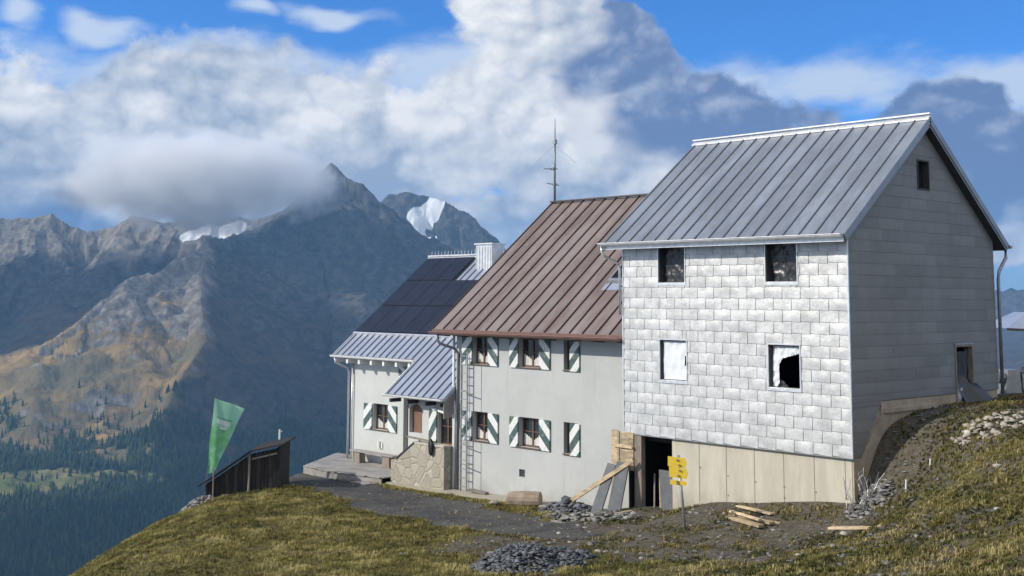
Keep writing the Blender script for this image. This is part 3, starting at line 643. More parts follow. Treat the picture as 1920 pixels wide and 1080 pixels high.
def slope_roof(name, parent, mt, seam, x0, x1, ye, ze, yr, zr, th, sp, sh=.045, sw=.03, soff=None, x0e=None, phase=0.):
    """one roof plane as a slab with standing seams"""
    mb = MB(); n = Vector((0, -(zr-ze), yr-ye)).normalized()
    if yr < ye: n = Vector((0, (zr-ze), -(yr-ye))).normalized()
    A = [Vector((x0, ye, ze)), Vector((x1, ye, ze)), Vector((x1, yr, zr)), Vector((x0, yr, zr))]
    B_ = [p-n*th for p in A]
    cuts = [x0]; x = x0+phase+sp
    while x < x1-.12: cuts.append(x); x += sp
    cuts.append(x1); rp = random.Random(int(abs(x0*100)))
    for a_, b_ in zip(cuts[:-1], cuts[1:]):
        tn_ = rp.random(); m_ = 6
        for j in range(m_):
            f0, f1 = j/m_, (j+1)/m_; lo_ = lambda f, x: Vector((x, ye+(yr-ye)*f, ze+(zr-ze)*f))
            mb.poly([lo_(f0, a_), lo_(f0, b_), lo_(f1, b_), lo_(f1, a_)], 0, tn_)
    mb.poly(B_[::-1], 2)
    for i in range(4): mb.poly([A[i], A[(i+1) % 4], B_[(i+1) % 4], B_[i]][::-1], 0 if i != 2 else 2)
    x = x0+phase
    while x < x1-.12:
        xx = min(max(x, x0+sw/2), x1-sw/2)
        a = Vector((xx, ye, ze))+n*sh/2; b_ = Vector((xx, yr, zr))+n*sh/2
        mb.bar(a, b_, sw, sh, n, 1); x += sp
    return mb.build(name, [mt, seam, soff or mt], parent)
def cutwin(parent, x0, x1, z0, z1, y, glass_back=.14, frame=M['brownwood'], mull=True, curtain=True, sill=True, open_left=False):
    """casement window set back into an opening of a wall facing -y"""
    g = glass_back; mb = MB(); w_ = .055
    Y0, Y1 = y+g, y+g+.05
    mb.box(x0, Y0, z0, x0+w_, Y1, z1); mb.box(x1-w_, Y0, z0, x1, Y1, z1); mb.box(x0+w_, Y0, z0, x1-w_, Y1, z0+w_); mb.box(x0+w_, Y0, z1-w_, x1-w_, Y1, z1)
    xm = (x0+x1)/2
    if mull:
        mb.box(xm-.035, Y0-.004, z0+w_, xm+.035, Y1, z1-w_)
        zm = z0+(z1-z0)*.52
        for a, b_ in ((x0+w_, xm-.035), (xm+.035, x1-w_)): mb.box(a, Y0+.006, zm-.014, b_, Y1-.006, zm+.014)
    fr = mb.build('window', frame, parent)
    pb = MB(); pb.poly([(x0+w_, Y0+.03, z0+w_), (x1-w_, Y0+.03, z0+w_), (x1-w_, Y0+.03, z1-w_), (x0+w_, Y0+.03, z1-w_)]); pb.build('pane', M['glass'], fr)
    if curtain:
        cb = MB(); n = 10
        for k_ in range(n):
            a = x0+w_+(x1-x0-2*w_)*k_/n; b_ = x0+w_+(x1-x0-2*w_)*(k_+1)/n
            top = z0+w_+(.16+.22*abs((k_+.5)/n-.5)*2)
            yy = Y0+.024-.006*(k_ % 2)
            cb.poly([(a, yy, z0+w_+.005), (b_, yy+.003, z0+w_+.005), (b_, yy+.003, top), (a, yy, top)])
        cb.build('curtain', M['curtain'], fr)
    if sill:
        sb = MB(); sb.box(x0-.02, y-.05, z0-.035, x1+.02, y+g, z0-.003); sb.build('sill', M['brownwood'], fr)
    return fr
def shutter(parent, x0, x1, z0, z1, y, m, edge=True):
    mb = MB(); mb.box(x0, y-.055, z0, x1, y-.02, z1); s_ = mb.build('shutter', m, parent)
    return s_

# ---------------------------------------------------------------- house 1: the tall new wing clad in shingles
XL, D, ZE = -7.55, 7.78, 5.42
hB = thing('mountain_house', (-3.8, 3.9, -1.5), 'tall new wing with silvery shingle front, grey clad gable and blue-grey metal roof', 'house')
WB = [(-6.17, -5.21, 4.32, 5.36), (-2.46, -1.49, 4.32, 5.36), (-6.14, -5.18, 1.58, 2.71), (-2.42, -1.46, 1.58, 2.69)]
mb = MB(); wall_panel(mb, (0, 0, 0), (XL, -.0), (0, ZE), WB, (1, 0, 0), (0, 0, 1), (0, -1, 0), .28)
mb.box(XL, .28, 0, XL+.25, D, ZE); mb.box(XL+.25, D-.25, 0, -.25, D, ZE)
# gable wall core with two openings
GW = (3.54, 4.18, 6.86, 7.68); GD = (5.27, 6.30, 1.02, 2.64)
wall_panel(mb, (-.002, 0, 0), (.28, D), (1.31, ZE), [GD], (0, 1, 0), (0, 0, 1), (1, 0, 0), .25)
SL = (8.84-5.49)/(3.89+.48)
def rake(y): return 5.49+SL*(min(y, 2*3.89-y)+.48)-.26
yy_ = [0, 1.2, 2.4, GW[0], 3.89, GW[1], 5.4, 6.6, D]
for a, b_ in zip(yy_[:-1], yy_[1:]):
    if abs(a-GW[0]) < .01 or abs(b_-GW[1]) < .01:
        for (c_, d_, e_, f_) in ((ZE, GW[2], ZE, GW[2]), (GW[3], rake(a), GW[3], rake(b_))):
            mb.hexa([(-.25, a, c_), (-.002, a, c_), (-.002, b_, e_), (-.25, b_, e_), (-.25, a, d_), (-.002, a, d_), (-.002, b_, f_), (-.25, b_, f_)])
    else:
        mb.hexa([(-.25, a, ZE), (-.002, a, ZE), (-.002, b_, ZE), (-.25, b_, ZE), (-.25, a, rake(a)), (-.002, a, rake(a)), (-.002, b_, rake(b_)), (-.25, b_, rake(b_))])
    mb.hexa([(XL, a, ZE), (XL+.2, a, ZE), (XL+.2, b_, ZE), (XL, b_, ZE), (XL, a, rake(a)), (XL+.2, a, rake(a)), (XL+.2, b_, rake(b_)), (XL, b_, rake(b_))])
mb.build('wall', M['gap'], hB)
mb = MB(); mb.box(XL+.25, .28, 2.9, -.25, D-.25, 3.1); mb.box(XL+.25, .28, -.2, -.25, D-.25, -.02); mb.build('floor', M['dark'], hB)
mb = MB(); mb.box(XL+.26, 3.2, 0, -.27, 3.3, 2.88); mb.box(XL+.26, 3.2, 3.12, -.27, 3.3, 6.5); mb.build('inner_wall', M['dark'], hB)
cs = [(k_*.3, (k_+1)*.3) for k_ in range(18)]; cs[-1] = (5.1, 5.40)
mb = MB(); plates(mb, lambda s, t_, o_: (s, -o_, t_), cs, .56, .016, .018, lambda t_: XL, lambda t_: 0.0, WB, .5, .007, random.Random(5), skew=.022)
mb.build('shingle_cladding', M['shingle'], hB, smooth=True)
def slo(t_):
    y0 = 0.
    return max(y0, 3.89-(8.585-t_)/SL if t_ > ZE else y0)
def shi(t_):
    if t_ < 1.32: return .38+.80*t_
    if t_ > ZE: return 3.89+(8.585-t_)/SL
    return D
cg = [(k_*.3, (k_+1)*.3) for k_ in range(30)]
cg = [c_ for c_ in cg if c_[0] < 8.5]; cg2 = []
for a, b_ in cg:
    if a < 1.32 < b_: cg2 += [(a, 1.319), (1.321, b_)]
    elif a < ZE < b_: cg2 += [(a, b_)]
    else: cg2.append((a, min(b_, 8.57)))
mb = MB(); plates(mb, lambda s, t_, o_: (o_, s, t_), cg2, 1.25, .006, .009, slo, shi, [(GW[0], GW[1], GW[2], GW[3]), (GD[0], GD[1], 0, GD[3])], .5, .005, random.Random(8), .3)
mb.build('gable_cladding', M['siding'], hB, smooth=True)
# corner trim and drip edges
mb = MB(); mb.box(-.012, -.026, -.01, .026, -.003, ZE-.05); mb.box(.003, -.003, -.01, .026, .012, ZE-.05); mb.build('corner_trim', M['zinc'], hB)
mb = MB(); mb.box(XL-.02, -.03, 0, XL+.03, -.002, ZE); mb.build('corner_trim', M['zinc'], hB)
mb = MB(); mb.box(XL, -.05, -.03, .035, .0, -.005); mb.build('drip_edge', M['zinc_dark'], hB)
# concrete base with a doorway
mb = MB(); wall_panel(mb, (0, .05, 0), (-5.78, -.06), (-2.9, -.03), [], (1, 0, 0), (0, 0, 1), (0, -1, 0), .3)
mb.box(-.36, .35, -2.9, -.06, D-.05, 1.30, 2); mb.box(-.06, 1.4, .1, .0-.004, D-.06, 1.30, 2); mb.box(-.004, 1.5, 1.0, .05, D-.08, 1.10, 2)
mb.prism([(-.058, .0+.06, -.0), (-.058, .42, -.03), (-.058, 1.45, 1.0), (-.058, 1.45, .2), (-.058, .5, -1.4), (-.058, .06, -1.5)], (.052, 0, 0), 2)
for x in (-4.82, -3.9, -2.98, -2.06, -1.14, -.25): mb.box(x-.008, .043, -2, x+.008, .052, -.04, 1)
for x, z in ((-4.78, -.72), (-3.85, -.85), (-2.95, -.9), (-2.05, -.93), (-1.1, -.95), (-.2, -1.0), (-3.85, -1.35), (-2.05, -1.2)): mb.tube([(x, .043, z), (x, .06, z)], .028, 8, 1)
base_o = mb.build('base_wall', [M['concrete'], mat('form_joint', (.28, .26, .215), .9), mat('shaded_brown_concrete', (.40, .33, .25), .9, 0, .2, 1.5, .3, 20)], hB)  # last: browner concrete with the gable side's shade put into its colour
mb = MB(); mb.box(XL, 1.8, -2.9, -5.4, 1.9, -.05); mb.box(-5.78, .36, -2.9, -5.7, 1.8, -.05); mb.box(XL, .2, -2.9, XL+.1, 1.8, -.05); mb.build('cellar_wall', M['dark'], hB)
mb = MB(); mb.box(-7.12, -.03, -2.15, -6.86, .14, -.04, 0, .4); mb.build('door_post', M['greywood'], hB)
# roof
rf = slope_roof('roof', hB, M['bluegrey'], M['seam_blue'], -7.95, .24, -.48, 5.49, 3.89, 8.84, .2, .482, .038, .028, M['soffit'], phase=.10)
slope_roof('roof', hB, M['bluegrey'], M['seam_blue'], -7.95, .24, 8.26, 5.49, 3.895, 8.84, .2, .482, .038, .028, M['soffit'], phase=.10)
mb = MB(); mb.hexa([(-7.97, 3.78, 8.775), (.27, 3.78, 8.775), (.27, 3.89, 8.86), (-7.97, 3.89, 8.86), (-7.97, 3.78, 8.82), (.27, 3.78, 8.82), (.27, 3.89, 8.905), (-7.97, 3.89, 8.905)])
mb.hexa([(-7.97, 3.893, 8.86), (.27, 3.893, 8.86), (.27, 4.0, 8.775), (-7.97, 4.0, 8.775), (-7.97, 3.893, 8.905), (.27, 3.893, 8.905), (.27, 4.0, 8.82), (-7.97, 4.0, 8.82)])
mb.bar((-7.97, 3.89, 8.955), (.27, 3.89, 8.955), .13, .04); mb.build('ridge_cap', M['zinc'], rf)
mb = MB()
for (ya, za, yb, zb) in ((-.48, 5.46, 3.89, 8.81), (8.26, 5.46, 3.89, 8.81)):
    mb.bar((.255, ya, za-.04), (.255, yb, zb-.04), .016, .16, (0, 0, 1))
mb.build('verge_trim', M['bluegrey'], rf)
def gutter(mb, x0, x1, y, z, r, m=None):
    n = 8; V = []; 
    for x in (x0, x1):
        for rr_ in (r, r-.006):
            for k_ in range(n+1):
                a = math.pi+math.pi*k_/n; V.append((x, y+math.cos(a)*rr_, z+math.sin(a)*rr_))
    q_ = n+1; Fs = []
    for k_ in range(n): Fs.append((k_, k_+1, 2*q_+k_+1, 2*q_+k_)); Fs.append((q_+k_, 3*q_+k_, 3*q_+k_+1, q_+k_+1))
    Fs += [tuple(range(n+1))[::-1], tuple(2*q_+k_ for k_ in range(n+1)), (0, 2*q_, 3*q_, q_), (n, q_+n, 3*q_+n, 2*q_+n)]
    mb.add(V, Fs, m); mb.tube([(x0, y-r, z+.004), (x1, y-r, z+.004)], .014, 6, m)
mb = MB(); gutter(mb, -8.0, .2, -.55, 5.475, .085); mb.box(-7.95, -.472, 5.30, .2, -.455, 5.44)
x = -7.7
while x < .2: mb.bar((x, -.64, 5.46), (x, -.46, 5.47), .025, .012); x += .8
gB = mb.build('gutter', M['zinc'], hB, smooth=False)
mb = MB(); mb.tube([(-7.9, -.55, 5.40), (-7.9, -.55, 5.22), (-7.85, -.45, 5.10), (-7.66, -.12, 4.9), (-7.62, -.07, 4.75), (-7.62, -.07, 3.4)], .038, 10); mb.build('downpipe', M['zinc'], hB, smooth=True)
mb = MB(); gutter(mb, -7.95, .3, 8.34, 5.475, .085); mb.build('gutter', M['zinc_dark'], hB)
mb = MB(); mb.tube([(.12, 8.33, 5.38), (.12, 8.33, 5.12), (.1, 8.22, 5.0), (.08, 7.95, 4.72), (.08, 7.88, 4.5), (.08, 7.88, 1.2)], .05, 10); mb.build('downpipe', M['zinc_dark'], hB, smooth=True)
# window surrounds, sheeting
def crumple(x0, x1, z0, z1, y, n=16, amp=.03, seed=1, mask=None, sag=0):
    mb = MB(); V = []; idx = {}; Fs = []
    for j in range(n+1):
        for i in range(n+1):
            e, f = i/n, j/n; x = x0+(x1-x0)*e; z = z0+(z1-z0)*f
            o_ = float(nridge(np.array(x*3.1+seed), np.array(z*2.2-seed), 3, seed))*amp
            V.append((x, y-o_, z))
    for j in range(n):
        for i in range(n):
            if mask is None or mask((i+.5)/n, (j+.5)/n): Fs.append((j*(n+1)+i, j*(n+1)+i+1, (j+1)*(n+1)+i+1, (j+1)*(n+1)+i))
    mb.add(V, Fs); return mb
for k_, (a, b_, c_, d_) in enumerate(WB):
    fb = MB(); m_ = 'zinc'
    fb.box(a-.045, -.032, c_-.075, b_+.05, .0-.001, c_-.002); fb.box(a, 0, c_-.002, b_, .2, c_+.012)       # sill
    fb.box(a-.035, -.03, c_, a-.002, .02, d_); fb.box(b_+.002, -.03, c_, b_+.035, .02, d_)
    if k_ > 1: fb.box(a-.035, -.03, d_+.002, b_+.035, .02, d_+.035)
    fr = fb.build('window', M['zinc'], hB)
    lb = MB(); lb.box(a, .02, c_+.012, a+.03, .27, d_); lb.box(b_-.03, .02, c_+.012, b_, .27, d_); lb.box(a+.03, .02, d_-.03, b_-.03, .27, d_); lb.build('lining', M['soffit'], fr)
    if k_ < 2:
        crumple(a+.03, b_-.03, c_+.02, d_-.03, .20, 36, .022, 3+k_).build('film', M['film'], fr, smooth=True)
    elif k_ == 2:
        crumple(a+.05, b_-.03, c_+.03, d_-.03, .10, 16, .02, 7, lambda e, f: not (e > .9 and .4 < f < .62)).build('sheet', M['wovenwhite'], fr, smooth=True)
    else:
        crumple(a+.05, b_-.03, c_+.03, d_-.03, .12, 48, .025, 9, lambda e, f: f > .62+.22*e-.5*max(0, .35-e)*2-(.45 if e < .22 else 0)).build('sheet', M['wovenwhite'], fr, smooth=True)
        crumple(a+.12, a+.5, c_+.02, c_+.3, .16, 8, .04, 4, lambda e, f: f+e < 1.1).build('film', M['film'], fr, smooth=True)
fb = MB(); y0, y1, z0, z1 = GW
fb.box(-.2, y0, z0, .028, y0+.04, z1); fb.box(-.2, y1-.04, z0, .028, y1, z1); fb.box(-.2, y0+.04, z0, .028, y1-.04, z0+.04); fb.box(-.2, y0+.04, z1-.04, .028, y1-.04, z1)
fr = fb.build('gable_window', M['soffit'], hB); pb = MB(); pb.poly([(-.15, y0+.04, z0+.04), (-.15, y1-.04, z0+.04), (-.15, y1-.04, z1-.04), (-.15, y0+.04, z1-.04)]); pb.build('pane', M['glass'], fr)
fb = MB(); y0, y1, z0, z1 = GD
fb.box(-.22, y0, z0, .03, y0+.06, z1); fb.box(-.22, y1-.06, z0, .03, y1, z1); fb.box(-.22, y0+.06, z1-.06, .03, y1-.06, z1); fb.box(0, y0-.04, z1+.003, .034, y1+.04, z1+.04, 1)
dr = fb.build('side_door_opening', [M['greywood'], M['zinc_dark']], hB)
# dark film spilling out of the side opening, and a white bag there
V = []; n = 14
for j in range(n+1):
    for i in range(9):
        f = j/n; e = i/8
        x = -.12+(.0 if f < .45 else (f-.45)*2.6*(.35+.4*e)); z = z1-.2-f*1.75+(.12*e if f > .5 else 0); y = y0+.12+(y1-y0-.24)*e*(1-.25*f)+f*.5*e
        V.append((x+.05*math.sin(9*e+3*f)+.03*math.sin(17*e+9*f), y, max(z, 1.02+.02*math.sin(i*2+j))))
mb = MB(); mb.add(V, [(j*9+i, j*9+i+1, j*9+i+10, j*9+i+9) for j in range(n) for i in range(8)]); o = mb.build('plastic_film', M['film'], None, smooth=True, loc=(.1, 5.8, 1.05)); tag(o, 'crumpled black film hanging out of the side opening in the grey gable', 'plastic film')
def sack(name, loc, sx_, sy_, sz_, m, label, cat, seed=1):
    V = []; Fs = []; n = 12; q_ = 8
    for j in range(q_+1):
        ph = math.pi*j/q_
        for i in range(n):
            th_ = 2*math.pi*i/n; k_ = 1+.18*math.sin(3*th_+seed)+.12*math.sin(5*ph+seed)
            V.append((loc[0]+sx_*math.sin(ph)*math.cos(th_)*k_, loc[1]+sy_*math.sin(ph)*math.sin(th_)*k_, loc[2]+sz_*(1-math.cos(ph))*.5*(1+.08*math.sin(4*th_))))
    for j in range(q_):
        for i in range(n): Fs.append((j*n+i, j*n+(i+1) % n, (j+1)*n+(i+1) % n, (j+1)*n+i))
    mb = MB(); mb.add(V, Fs); o = mb.build(name, m, None, smooth=True, loc=loc); tag(o, label, cat); return o
sack('bag', (-.02, 5.50, 1.06), .1, .17, .42, M['wovenwhite'], 'white bag lying in the side opening of the grey gable', 'bag', 2)

# ---------------------------------------------------------------- house 2: grey plastered house with brown roof
XM0, YM = -15.82, .55
hM = thing('mountain_house', (-11.7, 5, -2.6), 'grey plastered middle house with brown standing-seam roof and striped shutters', 'house')
WM = [(-14.95, -14.15, 1.64, 2.57), (-12.64, -11.67, 1.64, 2.57), (-10.58, -9.98, 1.64, 2.57), (-14.92, -14.12, -.89, .06), (-12.62, -11.66, -.90, .04), (-10.58, -9.98, -.93, .03)]
VENT = (-12.62, -12.34, -1.86, -1.62)
mb = MB(); wall_panel(mb, (0, YM, 0), (XM0, -7.52), (-3.2, 2.95), WM+[VENT], (1, 0, 0), (0, 0, 1), (0, -1, 0), .35)
mb.box(XM0, YM+.35, -3.2, XM0+.35, 11.0, 2.95)
rk = lambda y: 2.79+.812*min(y, 11.6-y)-.2
for a, b_ in ((.9, 3), (3, 5.8), (5.8, 8.5), (8.5, 11)):
    mb.hexa([(XM0, a, 2.95), (XM0+.3, a, 2.95), (XM0+.3, b_, 2.95), (XM0, b_, 2.95), (XM0, a, rk(a)), (XM0+.3, a, rk(a)), (XM0+.3, b_, rk(b_)), (XM0, b_, rk(b_))]) if rk(a) > 2.96 or rk(b_) > 2.96 else None
mb.box(XM0+.35, 10.7, -3.2, -7.52, 11, 2.95)
mb.build('wall', M['plaster'], hM)
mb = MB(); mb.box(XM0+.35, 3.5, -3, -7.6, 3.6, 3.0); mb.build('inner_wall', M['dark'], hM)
rM = slope_roof('roof', hM, M['brown'], M['seam_brown'], -16.46, -7.58, 0, 2.79, 5.8, 7.5, .16, .555, .042, .03, M['soffit'], phase=.02)
slope_roof('roof', hM, M['brown'], M['seam_brown'], -16.46, -7.58, 11.6, 2.79, 5.805, 7.5, .16, .555, .042, .03, M['soffit'])
mb = MB(); mb.bar((-16.47, 5.8, 7.55), (-7.58, 5.8, 7.55), .25, .05); mb.build('ridge_cap', M['seam_brown'], rM)
mb = MB(); mb.box(-16.47, -.035, 2.60, -7.58, -.003, 2.79); mb.build('fascia', M['fascia_brown'], rM)
mb = MB(); gutter(mb, -16.47, -7.60, -.12, 2.70, .085)
x = -16.2
while x < -7.7: mb.bar((x, -.04, 2.60), (x, .54, 2.56), .07, .05, (0, 0, 1)); x += 1.05
mb.build('gutter', M['fascia_brown'], hM)
mb = MB(); mb.tube([(-16.05, -.12, 2.62), (-16.05, -.12, 2.42), (-15.98, -.06, 2.30), (-15.66, .36, 2.12), (-15.6, .46, 1.95), (-15.6, .46, -2.6)], .05, 10); mb.build('downpipe', M['steel'], hM, smooth=True)
mb = MB(); mb.tube([(-15.95, .54, 2.7), (-15.95, .54, .6), (-15.86, .54, .1), (-15.86, .50, -2.7)], .045, 8); mb.build('corner_pipe', M['whitepaint'], hM, smooth=True)
for k_, (a, b_, c_, d_) in enumerate(WM):
    narrow = k_ % 3 == 2
    cutwin(hM, a, b_, c_, d_, YM, .16, mull=not narrow, curtain=not narrow)
    if not narrow:
        shutter(hM, a-(.52 if k_ % 3 == 0 else .42), a-.015, c_-.03, d_-.01, YM, M['str_a'])
        shutter(hM, b_+.015, b_+.50, c_-.03, d_-.01, YM, M['str_b'])
    else:
        shutter(hM, b_-.29, b_+.12, c_-.03, d_-.01, YM, M['str_a'])
mb = MB(); a, b_, c_, d_ = VENT; mb.box(a, YM+.10, c_, b_, YM+.14, d_); 
for k_ in range(5): mb.box(a, YM+.05, c_+.02+k_*.045, b_, YM+.09, c_+.035+k_*.045)
mb.build('vent', M['steel'], hM)
# skylight on the brown roof, half hidden by the gutter bracket of the tall wing
nM = Vector((0, -.812, 1)).normalized()
def onM(x, y, h): return Vector((x, y, 2.79+.812*y))+nM*h
def slabM(mb, x0, x1, y0, y1, h0, h1, m=None): mb.hexa([onM(x0, y0, h0), onM(x1, y0, h0), onM(x1, y1, h0), onM(x0, y1, h0), onM(x0, y0, h1), onM(x1, y0, h1), onM(x1, y1, h1), onM(x0, y1, h1)], m)
mb = MB(); slabM(mb, -9.9, -8.9, 1.9, 2.0, .0, .14); slabM(mb, -9.9, -8.9, 3.1, 3.2, 0, .14); slabM(mb, -9.9, -9.82, 2.0, 3.1, 0, .14); slabM(mb, -8.98, -8.9, 2.0, 3.1, 0, .14)
slabM(mb, -10.0, -8.8, 1.65, 1.9, .0, .02, 1)
skl = mb.build('skylight', [M['zinc_dark'], M['light_roof']], hM); mb = MB(); slabM(mb, -9.82, -8.98, 2.0, 3.1, .06, .09); mb.build('pane', M['solar'], skl)
# concrete apron along the wall foot
mb = MB()
xs = np.linspace(-18.9, -10.6, 12)
for a, b_ in zip(xs[:-1], xs[1:]):
    za, zb_ = G(a, -.2)+.03, G(b_, -.2)+.03; za = max(za, -2.74); zb_ = max(zb_, -2.74)
    mb.hexa([(a, -.12, za-.3), (b_, -.12, zb_-.3), (b_, .52, zb_-.3), (a, .52, za-.3), (a, -.12, za+.03), (b_, -.12, zb_+.03), (b_, .52, zb_+.05), (a, .52, za+.05)])
mb.build('foundation_strip', M['concrete'], hM)

# antenna mast on the brown ridge
t_ = thing('antenna_mast', (-16.32, 5.8, 7.5), 'thin antenna mast with two cross arms on the brown ridge', 'antenna')
mb = MB(); mb.tube([(-16.32, 5.8, 7.0), (-16.32, 5.8, 8.9), (-16.31, 5.8, 9.9)], [.045, .04, .032], 8); mb.build('mast', M['steel'], t_, smooth=True)
mb = MB(); mb.tube([(-16.31, 5.8, 9.9), (-16.31, 5.8, 10.75)], [.03, .012], 6); mb.box(-16.37, 5.74, 9.78, -16.25, 5.86, 9.95); mb.build('whip', M['zinc_dark'], t_)
mb = MB(); d0 = Vector((.72, .69, 0)); c0 = Vector((-16.32, 5.8, 8.82)); mb.bar(c0-d0*.42, c0+d0*.12, .04, .03); mb.box(-16.48, 5.70, 8.78, -16.3, 5.84, 8.86); mb.build('cross_arm', M['steel'], t_)
mb = MB(); c0 = Vector((-16.32, 5.8, 8.22)); mb.bar(c0-d0*.30+Vector((0, 0, .04)), c0+d0*.18-Vector((0, 0, .04)), .04, .03); mb.box(-16.4, 5.72, 8.18, -16.26, 5.86, 8.26); mb.build('cross_arm', M['steel'], t_)
mb = MB(); mb.tube([(-16.31, 5.8, 9.75), (-17.0, 5.2, 8.9), (-17.0, 5.2, 8.88)], .006, 4); mb.tube([(-16.31, 5.8, 9.75), (-15.2, 5.82, 8.95)], .006, 4); mb.build('guy_wire', M['zinc_dark'], t_)

# ---------------------------------------------------------------- house 3: white annex at the far end
YA, XA0 = 2.0, -24.12
hA = thing('mountain_house', (-20, 5, -2.8), 'lowest pale plastered house with black solar panels on its roof at the far left end', 'house')
SA = .815
zA = lambda y: 1.58+SA*(y-1.42)
W1 = (-22.6, -21.62, -1.25, -.26); DR = (-20.66, -20.0, -2.6, .15)
mb = MB(); wall_panel(mb, (0, YA, 0), (XA0, -15.86), (-3.3, 1.75), [W1, DR], (1, 0, 0), (0, 0, 1), (0, -1, 0), .35)
mb.box(XA0, YA+.35, -3.3, XA0+.3, 11.5, 1.75)
for a, b_ in ((2.35, 4.4), (4.4, 6.37), (6.37, 8.5), (8.5, 10.4)):
    ra, rb = zA(min(a, 12.74-a))-.2, zA(min(b_, 12.74-b_))-.2
    mb.hexa([(XA0, a, 1.75), (XA0+.3, a, 1.75), (XA0+.3, b_, 1.75), (XA0, b_, 1.75), (XA0, a, ra), (XA0+.3, a, ra), (XA0+.3, b_, rb), (XA0, b_, rb)])
mb.box(XA0+.3, 11.2, -3.3, -15.9, 11.5, 1.75)
mb.build('wall', M['plaster_white'], hA)
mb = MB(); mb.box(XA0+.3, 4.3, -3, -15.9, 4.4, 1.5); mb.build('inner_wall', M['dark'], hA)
rA = slope_roof('roof', hA, M['light_roof'], M['seam_pale'], -24.56, -15.9, 1.42, zA(1.42), 6.37, zA(6.37), .12, .41, .045, .035, M['soffit'], phase=.2)
slope_roof('roof', hA, M['light_roof'], M['seam_pale'], -24.56, -15.9, 11.32, zA(1.42), 6.375, zA(6.37), .12, .41, .045, .035, M['soffit'])
mb = MB(); gutter(mb, -24.62, -19.18, 1.34, zA(1.42)-.03, .075); mb.build('gutter', M['whitepaint'], hA)
x = -24.4
while x < -19.3: mb = MB(); mb.box(x-.06, 1.40, 1.27, x+.06, 1.98, 1.45); x += .80; mb.build('rafter_tail', M['whitepaint'], hA)
rP = slope_roof('porch_roof', hA, M['light_roof'], M['seam_pale'], -19.16, -15.86, .0, zA(0), 1.419, zA(1.419), .12, .41, .045, .035, M['soffit'], phase=.14)
mb = MB(); gutter(mb, -19.2, -15.84, -.07, zA(0)-.03, .06); mb.bar((-19.18, 0, zA(0)-.05), (-19.18, 1.42, zA(1.42)-.05), .03, .12); mb.build('gutter', M['whitepaint'], rP)
for x in (-18.9, -17.9, -16.9, -16.1): mb = MB(); mb.box(x-.05, .03, .13, x+.05, .5, .26); mb.build('rafter_tail', M['soffit'], rP)
mb = MB(); mb.prism([(-15.9, .05, .30), (-15.9, 1.35, 1.35), (-15.9, 1.35, -.1), (-15.9, .05, -.25)], (.03, 0, 0)); mb.build('porch_side', M['deckwood'], hA)
mb = MB(); mb.bar((-16.95, .42, .02), (-15.84, .44, -.16), .06, .08); mb.build('porch_beam', M['whitepaint'], hA)
# ridge with bird spikes
mb = MB(); mb.bar((-24.58, 6.37, 5.66), (-15.9, 6.37, 5.66), .3, .06); mb.bar((-24.56, 6.20, 5.54), (-15.9, 6.20, 5.54), .02, .12)
x = -24.5
while x < -19: mb.bar((x, 6.37, 5.69), (x+.03, 6.37, 5.84+.05*random.random()), .015, .015); x += .22
mb.build('ridge_cap', M['zinc'], rA)
mb = MB(); mb.bar((-24.57, 1.42, zA(1.42)-.05), (-24.57, 6.37, zA(6.37)-.05), .03, .16); mb.build('verge_trim', M['zinc'], rA)
nA = Vector((0, -SA, 1)).normalized()
def onA(x, y, h): return Vector((x, y, zA(y)))+nA*h
def slabA(mb, x0, x1, y0, y1, h0, h1, m=None): mb.hexa([onA(x0, y0, h0), onA(x1, y0, h0), onA(x1, y1, h0), onA(x0, y1, h0), onA(x0, y0, h1), onA(x1, y0, h1), onA(x1, y1, h1), onA(x0, y1, h1)], m)
ys = [2.46, 3.74, 5.02, 6.22]
for r_i in range(3):
    for c_i in range(8):
        x0 = -24.46+c_i*1.03
        if r_i == 2 and c_i > 2: continue
        mb = MB(); slabA(mb, x0, x0+1.02, ys[r_i], ys[r_i+1]-.02, .07, .11)
        sp_ = mb.build('solar_panel', M['solarframe'], hA)
        mb = MB(); slabA(mb, x0+.03, x0+.99, ys[r_i]+.03, ys[r_i+1]-.05, .111, .114); mb.build('cell_surface', M['solar'], sp_)
mb = MB(); slabA(mb, -24.5, -16.2, 2.36, 2.41, .0, .12); mb.build('snow_guard', M['zinc'], rA)
# chimney clad in ribbed metal
mb = MB(); x0, x1, y0, y1, z0, z1 = -20.70, -19.72, 5.62, 6.3, 4.6, 6.02
mb.box(x0, y0, z0, x1, y1, z1, 0)
for k_ in range(6): mb.box(x0+.02+k_*.17, y0-.02, z0, x0+.06+k_*.17, y0-.001, z1-.08, 0)
for k_ in range(4): mb.box(x1+.001, y0+.03+k_*.17, z0, x1+.02, y0+.07+k_*.17, z1-.08, 0)
ch = mb.build('chimney', M['zinc'], hA); mb = MB(); mb.box(x0-.06, y0-.06, z1, x1+.06, y1+.06, z1+.06); mb.box(x0+.2, y0+.2, z1+.06, x1-.2, y1-.2, z1+.10, 1); mb.build('chimney_cap', [M['zinc'], M['dark']], ch)
